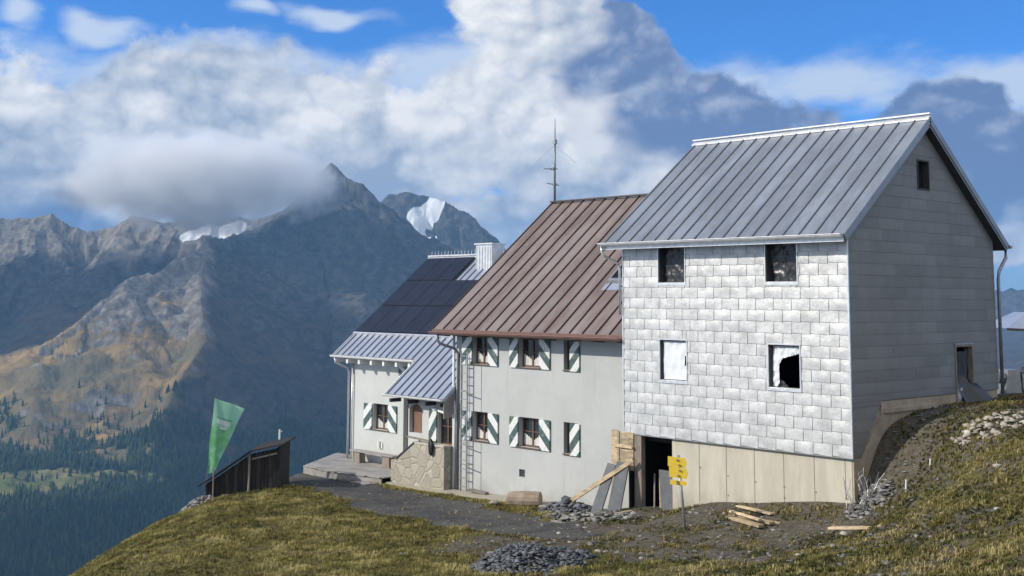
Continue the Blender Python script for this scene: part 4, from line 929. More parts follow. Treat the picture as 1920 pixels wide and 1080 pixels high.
# downpipes at the far corner
mb = MB(); mb.tube([(-24.35, 1.34, 1.48), (-24.35, 1.34, 1.3), (-24.2, 1.85, 1.05), (-24.2, 1.93, .9), (-24.2, 1.93, -2.6)], .045, 8); mb.tube([(-23.95, 1.93, 1.3), (-23.95, 1.93, -2.6)], .03, 8); mb.build('downpipe', M['zinc'], hA, smooth=True)
cutwin(hA, *W1, YA, .16)
shutter(hA, -23.17, -22.64, -1.28, -.28, YA, M['str_a']); shutter(hA, -21.58, -21.05, -1.28, -.28, YA, M['str_b'])
shutter(hA, -20.95, -20.5, .75, 1.28, YA, M['str_b'])
mb = MB(); mb.box(DR[0], YA+.2, DR[2], DR[1], YA+.25, DR[3]); mb.build('door', M['soffit'], hA)
# porch front wall with arched opening, shuttered window
YP = .5
AR = (-18.36, -17.62, -.92, .1); W2 = (-16.72, -15.95, -1.2, .0)
mb = MB(); wall_panel(mb, (0, YP, 0), (-18.42, -15.88), (-2.7, .30), [AR, W2], (1, 0, 0), (0, 0, 1), (0, -1, 0), .25)
n = 8; cx, rw = (AR[0]+AR[1])/2, (AR[1]-AR[0])/2
for k_ in range(n):           # arch spandrels
    a0 = math.pi*k_/n; a1 = math.pi*(k_+1)/n; xa, xb = cx-rw*math.cos(a0), cx-rw*math.cos(a1); za, zb_ = AR[3]-.26+.26*math.sin(a0), AR[3]-.26+.26*math.sin(a1)
    mb.hexa([(xa, YP+.003, za), (xb, YP+.003, zb_), (xb, YP+.24, zb_), (xa, YP+.24, za), (xa, YP+.003, AR[3]+.001), (xb, YP+.003, AR[3]+.001), (xb, YP+.24, AR[3]+.001), (xa, YP+.24, AR[3]+.001)])
mb.box(-15.98, YP+.25, -2.7, -15.88, YA, .6); mb.box(-18.42, YP+.25, -2.7, -18.3, YA-.002, .9)
mb.build('porch_wall', M['plaster_white'], hA)
mb = MB(); mb.box(AR[0], YP+.15, AR[2], AR[1]-.2, YP+.19, AR[3]); mb.box(AR[1]-.19, YP+.12, AR[2], AR[1]-.02, YP+.2, AR[3], 1); mb.build('arched_door', [M['doorwood'], M['brownwood']], hA)
cutwin(hA, *W2, YP, .14, curtain=False); shutter(hA, -17.18, -16.76, -1.22, -.02, YP, M['str_a'])

# stone parapet of the entrance stair
t_ = thing('stone_wall', (-17.3, .2, -2.7), 'natural stone parapet wall enclosing the entrance stair beside the annex door', 'stone wall')
mb = MB(); pr = [(-18.9, 0, -2.85), (-15.92, 0, -2.85), (-15.92, 0, -1.22), (-17.55, 0, -1.22), (-18.55, 0, -1.86), (-18.9, 0, -1.90)]
mb.prism([(a, .12, c_) for a, b_, c_ in pr], (0, .3, 0)); mb.build('wall', M['stonewall'], t_)
mb = MB(); mb.bar((-18.62, .27, -1.84), (-17.55, .27, -1.17), .34, .05); mb.build('coping', M['soffit'], t_)
mb = MB(); mb.bar((-17.55, .27, -1.185), (-15.93, .27, -1.185), .34, .06); mb.build('landing_coping', M['concrete'], t_)
t_ = thing('handrail', (-17.5, .1, -1.15), 'short grey handrail lying level on top of the stone parapet', 'handrail')
mb = MB(); mb.bar((-18.0, .15, -1.02), (-16.5, .15, -1.08), .09, .05); mb.build('rail', M['greywood'], t_)
mb = MB(); mb.box(-16.75, .13, -1.155, -16.7, .17, -1.09); mb.build('post', M['greywood'], t_)
mb = MB(); mb.box(-17.35, .13, -1.155, -17.3, .17, -1.07); mb.build('post', M['greywood'], t_)
sack('jacket', (-16.55, .06, -1.55), .13, .06, .55, M['black'], 'dark jacket hanging over the top of the stone parapet', 'jacket', 4)

# deck and bench
t_ = thing('wooden_deck', (-21, .3, -2.8), 'low grey wooden deck in front of the annex house', 'deck')
mb = MB(); corners = [(-25.9, 2.6), (-23.5, -.55), (-21.6, -.75), (-18.95, -.25), (-18.95, 1.98), (-24.1, 1.98), (-24.3, 2.6)]
zd = -2.52; nb_ = 24
def inside(px, py, poly):
    c_ = False; j = len(poly)-1
    for i in range(len(poly)):
        if ((poly[i][1] > py) != (poly[j][1] > py)) and (px < (poly[j][0]-poly[i][0])*(py-poly[i][1])/(poly[j][1]-poly[i][1])+poly[i][0]): c_ = not c_
        j = i
    return c_
y = -.74
while y < 2.6:
    xs_ = [x for x in np.arange(-26, -18.9, .02) if inside(x, y+.06, corners)]
    if xs_: mb.box(min(xs_), y, zd-.03, max(xs_), y+.13, zd, 0, random.random())
    y += .14
mb.build('boards', M['deckwood'], t_)
mb = MB()
for a, b_ in zip(corners[:4], corners[1:4]): mb.bar((a[0], a[1], zd-.17), (b_[0], b_[1], zd-.17), .05, .24)
mb.build('edge_beam', M['deckwood'], t_)
mb = MB(); mb.box(-20.0, -.85, -2.86, -19.1, -.45, -2.70); mb.build('step', M['deckwood'], t_)
t_ = thing('bench', (-21.8, 1.6, zd), 'grey wooden bench against the pale wall on the deck', 'bench')
mb = MB(); mb.box(-23.25, 1.35, -2.10, -20.45, 1.52, -2.05); mb.box(-23.25, 1.54, -2.10, -20.45, 1.72, -2.05); mb.build('seat', M['deckwood'], t_, bevel=.005)
for x in (-22.85, -20.95):
    mb = MB(); mb.box(x-.22, 1.40, zd, x+.22, 1.68, -2.10); mb.build('leg', M['greywood'], t_)
t_ = thing('wall_lamp', (-22.4, 1.93, -1.85), 'small white fitting on the pale wall above the bench', 'lamp')
mb = MB(); mb.tube([(-22.1, 1.94, -1.92), (-22.1, 1.94, -1.68)], .06, 10); mb.box(-22.0, 1.96, -1.95, -21.93, 2.0-.002, -1.72); mb.build('lamp_body', M['whitepaint'], t_)

# ladder on the grey wall
t_ = thing('ladder', (-15.1, .4, -2.6), 'tall metal ladder fixed to the grey wall corner beside the stone parapet', 'ladder')
for x in (-15.34, -15.02):
    mb = MB(); mb.bar((x, .36, -2.62), (x, .36, 2.05), .045, .03, (0, 1, 0)); mb.build('rail', M['zinc_dark'], t_)
z = -2.45
while z < 2: mb = MB(); mb.bar((-15.32, .36, z), (-15.04, .36, z), .028, .028); z += .29; mb.build('rung', M['zinc_dark'], t_)
mb = MB(); mb.tube([(-15.02, .33, 2.0), (-14.86, .2, 2.05), (-14.72, .2, 1.9), (-14.70, .2, -2.5)], .014, 6)
for z in (.72, -1.05, -.2, -1.7): mb.bar((-15.34, .36, z), (-14.70, .20, z), .02, .03)
mb.build('safety_rail', M['zinc_dark'], t_)

# ---------------------------------------------------------------- black hut at the edge
hx, hy = -20.35, -3.6
uR = Vector((-r0[0], -r0[1], 0)); uD = Vector((FH[0], FH[1], 0)); H0 = Vector((hx, hy, 0))
def hut(s, d, z): return H0+uR*s+uD*d+Vector((0, 0, z))
t_ = thing('wooden_shed', (hx, hy, -2.7), 'low black board shed with sloping roof at the edge of the grassy slope', 'shed')
prof = [(0, -1.28), (1.0, -1.50), (2.6, -2.60)]
zt = lambda s: np.interp(s, [p[0] for p in prof], [p[1] for p in prof])
mb = MB(); s = 0.; rr = random.Random(4)
while s < 2.5:
    w_ = rr.uniform(.11, .17); e = min(s+w_-.01, 2.55); dd = rr.uniform(0, .02); bt = -2.78-.11*s
    mb.hexa([hut(e, dd, bt), hut(s, dd, bt), hut(s, dd+.03, bt), hut(e, dd+.03, bt), hut(e, dd, zt(e)-.05), hut(s, dd, zt(s)-.05), hut(s, dd+.03, zt(s)-.05), hut(e, dd+.03, zt(e)-.05)], 0, rr.random()**2)
    s += w_
for s0 in (0, 2.5):
    mb.hexa([hut(s0+.04, .04, -3.3), hut(s0, .04, -3.3), hut(s0, 1.9, -3.3), hut(s0+.04, 1.9, -3.3), hut(s0+.04, .04, zt(s0)-.05), hut(s0, .04, zt(s0)-.05), hut(s0, 1.9, zt(s0)-.05), hut(s0+.04, 1.9, zt(s0)-.05)], 0, .2)
mb.hexa([hut(2.5, 1.9, -3.6), hut(0, 1.9, -3.6), hut(0, 1.94, -3.6), hut(2.5, 1.94, -3.6), hut(2.5, 1.9, zt(2.5)-.06), hut(0, 1.9, zt(0)-.06), hut(0, 1.94, zt(0)-.06), hut(2.5, 1.94, zt(2.5)-.06)], 0, .2)
mb.build('wall', M['hutwood'], t_)
mb = MB(); prof2 = [(-.16, -1.22), (1.0, -1.46), (2.75, -2.66)]
for (a, za), (b_, zb_) in zip(prof2[:-1], prof2[1:]):
    for k_ in range(7):
        d0_, d1_ = -.18+k_*.33, -.18+k_*.33+.32
        mb.hexa([hut(b_, d0_, zb_), hut(a, d0_, za), hut(a, d1_, za), hut(b_, d1_, zb_), hut(b_, d0_, zb_+.05), hut(a, d0_, za+.05), hut(a, d1_, za+.05), hut(b_, d1_, zb_+.05)], 0, rr.random()*.6)
mb.build('roof', M['hutwood'], t_)
mb = MB(); mb.bar(hut(.1, -.03, -1.52), hut(.95, -.03, -1.72), .03, .06); mb.bar(hut(1.05, -.03, -1.6), hut(1.05, -.03, -2.9), .05, .08); mb.build('batten', M['greywood'], t_)
def post(name, a, b_, r_, m, label, cat): 
    mb = MB(); mb.tube([a, b_], r_, 8); o = mb.build(name, m, None, loc=tuple(a)); tag(o, label, cat); return o
pz = hut(2.2, -.35, 0); post('marker_pole', (pz.x, pz.y, G(pz.x, pz.y)-.1), (pz.x, pz.y, -2.02), .025, M['greywood'], 'thin pale pole standing in front of the black shed', 'pole')
t_ = thing('vent_pipe', tuple(hut(.42, .5, -1.36)), 'short white pipe with a small side stub sticking up behind the shed roof', 'pipe')
mb = MB(); mb.tube([hut(.42, 2.1, -2.8), hut(.42, 2.1, -.93)], .035, 8); mb.bar(hut(.42, 2.1, -1.0), hut(.33, 2.1, -1.0), .03, .05); mb.build('tube', M['whitepaint'], t_)
# flag
q0 = Vector(far(389, 889, 46.5)); q1 = Vector(far(404, 746, 46.3)); q2 = Vector(far(459, 766, 46.3)); q3 = Vector(far(401, 886, 46.4))
q4 = Vector(far(386, 800, 46.2))
t_ = thing('beach_flag', (q0.x, q0.y, -3.9), 'green tapering banner flag leaning in the wind behind the black shed', 'flag')
V = []; nu, nv = 10, 24
for j in range(nv+1):
    f = j/nv; L_ = q0.lerp(q1, f); Rr = q3.lerp(q2, f)
    L_ = L_+uR*(.05*math.sin(math.pi*f))
    for i in range(nu+1):
        e = i/nu; V.append(L_.lerp(Rr, e)+uD*(.06*math.sin(7*e+4*f)*(f+.2)+.05*math.sin(11*f+2*e)))
mb = MB(); mb.add(V, [(j*(nu+1)+i, j*(nu+1)+i+1, (j+1)*(nu+1)+i+1, (j+1)*(nu+1)+i) for j in range(nv) for i in range(nu)])
fm = bpy.data.materials.new('green_flag_cloth'); fm.use_nodes = True; tt = NT(fm.node_tree); bb = tt.n['Principled BSDF']
g = tt.new('ShaderNodeSeparateXYZ'); tt.l.new(tt.new('ShaderNodeTexCoord').outputs['Generated'], g.inputs[0])
fn = tt.noise(tt.new('ShaderNodeTexCoord').outputs['Object'], 2.5, 3)
cc = tt.mix(tt.ss(fn, .35, .65), (.17, .50, .20, 1), (.34, .68, .42, 1)); cc = tt.mix(tt.ss(g.outputs[2], .60, .68), cc, (.36, .68, .48, 1))
tt.l.new(cc, bb.inputs['Base Color']); bb.inputs['Roughness'].default_value = .7
tr = tt.new('ShaderNodeBsdfTranslucent'); tt.l.new(cc, tr.inputs[0]); mx = tt.new('ShaderNodeMixShader'); mx.inputs[0].default_value = .35
tt.l.new(bb.outputs[0], mx.inputs[1]); tt.l.new(tr.outputs[0], mx.inputs[2]); tt.l.new(mx.outputs[0], tt.n['Material Output'].inputs[0])
mb.build('cloth', fm, t_, smooth=True)
def flagpt(e, f): return (q0.lerp(q1, f)).lerp(q3.lerp(q2, f), e)-uD*.13
mb = MB()
for e, f0, f1 in ((.24, .70, .755), (.31, .69, .745), (.38, .69, .75), (.455, .685, .75), (.53, .69, .745), (.60, .68, .75), (.68, .69, .745), (.75, .69, .74)): mb.bar(flagpt(e, f0), flagpt(e, f1), .035, .01, tuple(uD), 0)
mb.bar(flagpt(.2, .665), flagpt(.8, .672), .01, .012, (0, 0, 1), 0); mb.bar(flagpt(.38, .64), flagpt(.66, .645), .012, .05, (0, 0, 1), 0)
mb.bar(flagpt(.18, .77), flagpt(.8, .775), .012, .02, (0, 0, 1), 1)
mb.build('emblem', [M['whitepaint'], mat('dark_green_print', (.03, .16, .05))], t_)
pb_ = [q0.lerp(q1, .12), q0, q0-(q1-q0)*.35]; mb = MB(); mb.tube(pb_, [.012, .02, .022], 8); mb.build('pole', M['steel'], t_)

# ---------------------------------------------------------------- hiking signpost
sgx, sgy = -3.1, -2.65; gz0 = G(sgx, sgy)
t_ = thing('signpost', (sgx, sgy, gz0), 'leaning post with three yellow hiking signs in front of the concrete base', 'signpost')
lean = Vector((-.16, 0, 1.75)); b0 = Vector((sgx, sgy, gz0-.15))
mb = MB(); mb.tube([b0, Vector((sgx-.22, sgy, gz0+1.82))], .035, 10); mb.build('post', M['zinc_dark'], t_, smooth=True)
def board(zc, x0, x1, h, tip, tilt):
    y = sgy-.05; mb = MB(); xm_ = sgx-.2
    dz = lambda x: (x-xm_)*tilt
    pts = [(x0, y, zc-h/2+dz(x0)), (x1, y, zc-h/2+dz(x1)), (x1+tip, y, zc+dz(x1)), (x1, y, zc+h/2+dz(x1)), (x0, y, zc+h/2+dz(x0))]
    if tip == 0: pts.pop(2)
    # turn the boards towards the camera
    c_, s_ = math.cos(.5), math.sin(.5); pts = [(xm_+(p[0]-xm_)*c_, y+(p[0]-xm_)*s_, p[2]) for p in pts]
    mb.prism(pts, (.008, -.018, 0)); o = mb.build('sign_board', M['yellow'], t_)
    rr = random.Random(int(zc*1000))
    for k_ in range(2):
        mb = MB(); xx = xm_+rr.uniform(-.02, .08); zz = zc-h*.35+k_*h*.5
        mb.hexa([(xx, y-.035+(xx-xm_)*s_-.004, zz), (xx+.05, y-.032+(xx-xm_)*s_, zz), (xx+.05, y-.02+(xx-xm_)*s_, zz), (xx, y-.02+(xx-xm_)*s_, zz), (xx, y-.035+(xx-xm_)*s_-.004, zz+.04), (xx+.05, y-.032+(xx-xm_)*s_, zz+.04), (xx+.05, y-.02+(xx-xm_)*s_, zz+.04), (xx, y-.02+(xx-xm_)*s_, zz+.04)])
        mb.build('mark', M['steel'], o)
top = gz0+1.75
board(top-.10, sgx-.44, sgx-.01, .24, .04, -.08); board(top-.355, sgx-.41, sgx+.02, .25, .05, -.10); board(top-.60, sgx-.39, sgx-.01, .11, .05, -.06)

# ---------------------------------------------------------------- doorway clutter
t_ = thing('board_panel', (-7.7, -.1, -2.2), 'raw wooden board panel with battens left of the cellar doorway', 'board panel')
mb = MB(); z = -1.05; rr = random.Random(9)
while z < .02: mb.box(-7.62, -.06, z, -7.14, -.03, z+.17, 0, rr.random()); z += .18
mb.box(-7.98, -.075, -1.6, -7.74, -.04, .06, 0, .7); mb.build('boards', M['rawwood'], t_)
mb = MB(); mb.box(-7.72, -.11, -1.2, -7.64, -.062, .03, 0, .1); mb.box(-7.85, -.14, -.42, -7.13, -.112, -.33, 0, .9); mb.build('battens', M['rawwood'], t_)
def leaning(name, pts, th, m, label, cat, parts=False, group=None):
    mb = MB(); v = [Vector(p) for p in pts]; n_ = (v[1]-v[0]).cross(v[3]-v[0]).normalized()*th
    mb.prism(v, tuple(n_)); o = mb.build(name, m, None, loc=tuple(v[0])); tag(o, label, cat, group); return o
leaning('slab', [(-8.15, -.75, -2.25), (-7.75, -.75, -2.25), (-7.66, -.2, -.93), (-7.98, -.2, -.90)], .04, M['slab'], 'grey slab leaning below the raw boards, left one of two', 'slab')
leaning('slab', [(-7.62, -.62, -2.2), (-7.14, -.62, -2.2), (-7.14, -.2, -.80), (-7.62, -.2, -.82)], .04, M['slab'], 'dark grey slab leaning beside the door post, right one of two', 'slab')
leaning('metal_sheet', [(-6.25, .12, -2.05), (-5.82, .12, -2.05), (-5.82, .34, -.98), (-6.5, .34, -.98)], .02, M['slab'], 'dark sheet leaning inside the cellar doorway', 'sheet')
def plank(a, b_, w_, h_, label, cat='plank', m='rawwood', group=None, up=(0, 0, 1), tone=.6):
    mb = MB(); mb.bar(a, b_, w_, h_, up, 0, tone); o = mb.build('plank', M[m], None, loc=tuple(a), bevel=.004); tag(o, label, cat, group); return o
plank((-9.5, -.85, -2.38), (-7.0, -.22, -.72), .12, .06, 'long plank propped diagonally against the board panel over the rubble', up=(0, -1, 0))
plank((-6.30, .15, -2.0), (-6.62, .5, -1.05), .07, .03, 'brown batten leaning inside the doorway beside the dark sheet', m='rawwood', up=(0, -1, 0), tone=.2)
plank((-6.45, .05, -2.0), (-6.75, .42, -1.12), .05, .03, 'thinner dark batten leaning inside the doorway next to the post', m='greywood', up=(0, -1, 0), tone=.3)
def pile(cx_, cy_, ang, L_, specs, what):
    c_, s_ = math.cos(ang), math.sin(ang)
    for k_, (dx, dy, dz, l_, w_, h_, da, lab, tn_) in enumerate(specs):
        ca, sa = math.cos(ang+da), math.sin(ang+da); x = cx_+dx*c_-dy*s_; y = cy_+dx*s_+dy*c_; z0_ = G(cx_, cy_)+dz
        a = (x-ca*l_/2, y-sa*l_/2, max(G(x-ca*l_/2, y-sa*l_/2)+h_/2, z0_) if dz < .08 else z0_); b_ = (x+ca*l_/2, y+sa*l_/2, max(G(x+ca*l_/2, y+sa*l_/2)+h_/2, z0_) if dz < .08 else z0_)
        plank(a, b_, w_, h_, lab, tone=tn_)
pile(-2.0, -1.6, -.28, 1.6, [(0, -.10, .06, 1.35, .18, .07, .0, 'lowest broad board of the lumber stack on the dirt before the concrete base', .1), (.05, .12, .12, 1.4, .16, .06, .05, 'middle brown board of the lumber stack before the concrete base', .0), (-.1, 0, .185, 1.3, .11, .045, -.07, 'topmost pale board of the lumber stack before the concrete base', 1.0), (.45, .28, .1, .7, .10, .06, .35, 'short dark board sticking out at the right of the lumber stack', .0)], 'stack')
pile(-2.4, -.75, -.25, 1.3, [(0, 0, .08, 1.35, .16, .04, 0, 'thin flat board lying on the mound close to the concrete wall', .75)], 'x')
pile(1.75, -2.65, .0, 1.3, [(-.2, 0, .06, 1.0, .20, .05, .03, 'pale yellow board lying on the dirt right of the lumber stack', 1.0), (.45, -.08, .05, .6, .14, .05, -.2, 'brown short board at the right tip of the pale board', .2)], 'x')
plank((-7.0, -.9, -2.15), (-8.0, -1.5, -2.28), .12, .04, 'splintered grey board lying on slate debris in front of the leaning slabs', m='greywood')
plank((-6.6, -.75, -2.02), (-7.4, -1.9, -2.22), .09, .03, 'narrow brown board lying across slate debris before the doorway', m='rawwood', tone=.3)
plank((-13.9, .3, -2.52), (-14.75, .32, -2.5), .16, .08, 'short dark box beam lying at the foot of the grey wall', m='greywood', tone=.2)
# tree stump log
t_ = thing('log', (-11.6, -.1, -2.5), 'thick pale sawn log lying against the grey wall beside the rubble', 'log')
mb = MB(); mb.tube([(-12.0, -.45, -2.40), (-11.55, -.22, -2.38), (-11.1, .05, -2.36)], [.24, .27, .25], 14); mb.build('trunk', mat('peeled_log', (.30, .24, .18), .9, 0, .25, 4, .4, 20), t_)
mb = MB(); mb.tube([(-12.03, -.465, -2.40), (-12.0, -.45, -2.40)], [.21, .22], 14); mb.build('cut_face', mat('cut_wood', (.36, .28, .2), .9), t_)
t_ = sack('white_rock', (-12.35, -.75, -2.58), .12, .16, .16, M['palestone'], 'pale rock in the grass strip left of the sawn log', 'rock', 7)

# ---------------------------------------------------------------- rocks
def rock_shape(seed, flat=.6):
    rr = random.Random(seed); ico = [(0, 0, 1), (.89, 0, .45), (.28, .85, .45), (-.72, .53, .45), (-.72, -.53, .45), (.28, -.85, .45), (.72, .53, -.45), (-.28, .85, -.45), (-.89, 0, -.45), (-.28, -.85, -.45), (.72, -.53, -.45), (0, 0, -1)]
    V = [(x*rr.uniform(.7, 1.25), y*rr.uniform(.7, 1.25), z*flat*rr.uniform(.7, 1.2)) for x, y, z in ico]
    Fs = [(0, 1, 2), (0, 2, 3), (0, 3, 4), (0, 4, 5), (0, 5, 1), (1, 6, 2), (2, 7, 3), (3, 8, 4), (4, 9, 5), (5, 10, 1), (6, 7, 2), (7, 8, 3), (8, 9, 4), (9, 10, 5), (10, 6, 1), (11, 7, 6), (11, 8, 7), (11, 9, 8), (11, 10, 9), (11, 6, 10)]
    return V, Fs
def flake(seed):
    rr = random.Random(seed); n = 5; V = []; 
    for z in (-.16, .16):
        for k_ in range(n): a = 2*math.pi*k_/n+rr.uniform(-.3, .3); q_ = rr.uniform(.6, 1.2); V.append((math.cos(a)*q_, math.sin(a)*q_*.7, z*rr.uniform(.5, 1.4)))
    Fs = [(0, 2, 1), (0, 3, 2), (0, 4, 3), (5, 6, 7), (5, 7, 8), (5, 8, 9)]
    for k_ in range(n): a, b_ = k_, (k_+1) % n; Fs += [(a, b_, n+b_), (a, n+b_, n+a)]
    return V, Fs
ROCKS = [rock_shape(i) for i in range(6)]; FLK = [flake(i) for i in range(6)]
def heap(name, cx_, cy_, rx, ry, h, n, s0, s1, m, label, cat, ang=0., bases=FLK):
    a = RNG.uniform(0, 6.28, n); q_ = np.sqrt(RNG.uniform(0, 1, n)); lx, ly = q_*np.cos(a)*rx, q_*np.sin(a)*ry
    x = cx_+lx*math.cos(ang)-ly*math.sin(ang); y = cy_+lx*math.sin(ang)+ly*math.cos(ang)
    hh_ = h*(1-q_**1.6)*(1+.35*nfbm(x*2, y*2, 2, 77)); z = gz(x, y)+np.maximum(hh_, 0)*RNG.uniform(.6, 1.0, n)+.005
    sc = np.exp(RNG.uniform(math.log(s0), math.log(s1), n)); s3 = np.stack([sc, sc, sc*RNG.uniform(.5, 1.3, n)], -1)
    o = scatter(name, bases, np.stack([x, y, z], -1), s3, RNG.uniform(0, 6.28, n), RNG.uniform(0, 1, n)**1.3, m, loc=(cx_, cy_, G(cx_, cy_)), tilt=RNG.normal(0, .45, n))
    tag(o, label, cat, kind='stuff'); return o
heap('slate_heap', -3.55, -7.45, 1.45, 1.15, .42, 2200, .03, .11, M['slate'], 'heap of dark broken slate in the foreground grass', 'slate heap', ang=.78)
heap('rubble', -9.15, -.7, 1.1, .5, .42, 420, .05, .19, M['slate'], 'rubble of grey slabs under the propped plank by the grey wall', 'rubble')
heap('rubble', -7.4, -1.5, 1.7, .6, .10, 380, .03, .16, M['stone'], 'flat slate debris spilling in front of the cellar doorway', 'rubble', ang=.1)
heap('rubble', .65, -.3, .6, .9, .22, 260, .03, .13, M['stone'], 'loose stones heaped at the shaded foot of the house corner', 'rubble', ang=.5)
heap('pale_rubble', 3.3, .75, .95, .6, .05, 150, .025, .12, M['palestone'], 'patch of pale broken rock on the grassy bank', 'rubble', ang=.6, bases=ROCKS)
heap('rubble', hut(2.7, -.2, 0).x, hut(2.7, -.2, 0).y, .7, .35, .3, 130, .05, .13, M['stone'], 'stones stacked under the low end of the black shed', 'rubble', ang=.8, bases=ROCKS)
def strewn(n, xr, yr, pf, s0, s1, m, name, label, bases=FLK, pw=1.5):
    x = RNG.uniform(*xr, n); y = RNG.uniform(*yr, n); k_ = RNG.uniform(0, 1, n) < pf(x, y); x, y = x[k_], y[k_]; n = len(x)
    sc = s0*(s1/s0)**(RNG.uniform(0, 1, n)**pw); o = scatter(name, bases, np.stack([x, y, gz(x, y)+sc*.12], -1), np.stack([sc, sc, sc*RNG.uniform(.5, 1.2, n)], -1), RNG.uniform(0, 6.28, n), RNG.uniform(0, 1, n), m, tilt=RNG.normal(0, .3, n))
    tag(o, label, 'stones', kind='stuff')
def clear(x, y): return (y < -.05) | (x > .2)
strewn(14000, (-10, 6), (-12, 4), lambda x, y: clear(x, y)*np.clip(dirtmask(x, y)*.55+.05*(x > -1), 0, 1), .012, .11, M['stone'], 'scattered_stones', 'grey stones strewn over the churned dirt before the concrete base', pw=3)
strewn(22000, (-25, -3), (-6, -.2), lambda x, y: pathmask(x, y)*.8, .008, .06, M['stone'], 'gravel', 'small loose stones scattered over the dark gravel yard', pw=2.5)
for k_, (x, y, s_, lab) in enumerate([(5.6, -4.0, .09, 'small white rock on the grassy bank at the right edge'), (4.4, -1.5, .10, 'pale rock in the weeds in the middle of the bank'), (1.1, -2.2, .11, 'pale flat rock below the stacked stones at the house corner'), (-3.3, -5.6, .10, 'pale rock at the edge of the dark slate heap'), (-6.6, -3.6, .09, 'grey rock lying alone on the trail'), (-5.2, -4.6, .08, 'pale rock on the trail nearer the slate heap'), (2.0, -5.3, .08, 'small light rock in the dirt below the short boards'), (-9.5, -8.6, .07, 'small white rock in the foreground grass')]):
    V, Fs = rock_shape(40+k_, .55); mb = MB(); z = G(x, y); mb.add([(x+a*s_, y+b_*s_*.8, z+c_*s_+s_*.2) for a, b_, c_ in V], Fs, None, .7); o = mb.build('rock', M['palestone'], None, loc=(x, y, z)); tag(o, lab, 'rock')
# tangle of wires by the corner, stakes on the bank
t_ = thing('wire_tangle', (.75, -.45, -.9), 'tangle of pale wires and roots standing at the shaded house corner', 'wires')
mb = MB(); rr = random.Random(12)
for k_ in range(16):
    x, y = .55+rr.uniform(-.3, .35), -.5+rr.uniform(-.3, .3); z = G(x, y); p = [Vector((x, y, z))]
    for q_ in range(5): p.append(p[-1]+Vector((rr.uniform(-.12, .14), rr.uniform(-.1, .1), rr.uniform(.10, .24))))
    mb.tube(p, [.012, .011, .010, .009, .007, .005], 5)
mb.build('strands', M['zinc_dark'], t_)
for (x, y, h_, lab) in ((1.75, -.6, .28, 'short white stake in the shade near the house corner'), (2.1, -.1, .14, 'white paper scrap stuck on a peg higher on the shaded bank')):
    post('stake', (x, y, G(x, y)-.05), (x+.02, y, G(x, y)+h_), .02, M['whitepaint'], lab, 'stake')

# small things beyond the bank at the right edge
c_ = far(1908, 748, 47.); gx_, gy_ = c_[0], c_[1]; zb_ = G(gx_, gy_)
t_ = thing('cable_winch', (gx_, gy_, zb_), 'grey machine frame with a dark drum beyond the bank at the right edge', 'machine')
Rv = Vector((r0[0], r0[1], 0)); Fv = Vector((FH[0], FH[1], 0)); O_ = Vector((gx_, gy_, 0)); zz = float(c_[2])
def mq(a, b_, h): return O_+Rv*a+Fv*b_+Vector((0, 0, zz+h))
mb = MB(); 
mb.hexa([mq(-.42, 0, .12), mq(.18, 0, .12), mq(.18, .8, .12), mq(-.42, .8, .12), mq(-.30, 0, 1.0), mq(.12, 0, 1.0), mq(.12, .8, 1.0), mq(-.30, .8, 1.0)]); mb.build('housing', M['zinc_dark'], t_)
mb = MB(); mb.tube([mq(-.6, .2, .72), mq(-.38, .2, .72)], .20, 12); mb.tube([mq(.2, .3, .55), mq(.9, .3, .55)], .42, 14); mb.build('drum', M['steel'], t_)
mb = MB(); 
for a in (-.5, .1, .8): mb.bar(mq(a, .1, zb_-zz-.1), mq(a, .1, .3), .08, .08)
mb.bar(mq(-.6, .1, .14), mq(.95, .1, .14), .1, .1); mb.bar(mq(.2, .1, 1.05), mq(1.0, .1, 1.12), .1, .14); mb.build('frame', M['steel'], t_)
c_ = far(1914, 614, 75.); O2 = Vector((c_[0], c_[1], c_[2]))
t_ = thing('hut', (O2.x, O2.y, O2.z-3), 'small distant hut with pale pitched roof at the right edge', 'hut')
def hq(a, b_, h): return O2+Rv*a+Fv*b_+Vector((0, 0, h))
mb = MB(); mb.hexa([hq(-.75, 0, -.05), hq(3.2, -.3, -.20), hq(3.2, 4, -.2), hq(-.75, 4, -.05), hq(.9, 1.5, .85), hq(3.2, 1.3, .8), hq(3.2, 3, .8), hq(.9, 3, .85)]); mb.build('roof', M['light_roof'], t_)
mb = MB(); mb.hexa([hq(2.2, .3, -9), hq(3.1, .3, -9), hq(3.1, 3.6, -9), hq(2.2, 3.6, -9), hq(2.2, .3, -.14), hq(3.1, .3, -.21), hq(3.1, 3.6, -.21), hq(2.2, 3.6, -.14)]); mb.build('wall', M['greywood'], t_)
mb = MB(); mb.bar(hq(-.8, -.02, -.1), hq(3.2, -.32, -.26), .08, .14); mb.build('fascia', M['soffit'], t_)

# ---------------------------------------------------------------- grass and weeds
def tuft(seed, n=7, spread=.5, wide=.05):
    rr = random.Random(seed); V = []; Fs = []
    for k_ in range(n):
        a = rr.uniform(0, 6.28); x, y = rr.uniform(-.25, .25), rr.uniform(-.25, .25); h = rr.uniform(.55, 1.0); l_ = rr.uniform(.1, spread)
        dx, dy = math.cos(a), math.sin(a); w_ = wide; i = len(V)
        V += [(x-dy*w_, y+dx*w_, -.05), (x+dy*w_, y-dx*w_, -.05), (x+dx*l_*.45+dy*w_*.7, y+dy*l_*.45-dx*w_*.7, h*.6), (x+dx*l_*.45-dy*w_*.7, y+dy*l_*.45+dx*w_*.7, h*.6), (x+dx*l_, y+dy*l_, h*(.95-.3*l_))]
        Fs += [(i, i+1, i+2), (i, i+2, i+3), (i+3, i+2, i+4)]
    return V, Fs
TF = [tuft(i) for i in range(8)]; WD = [tuft(20+i, 6, .9, .11) for i in range(6)]
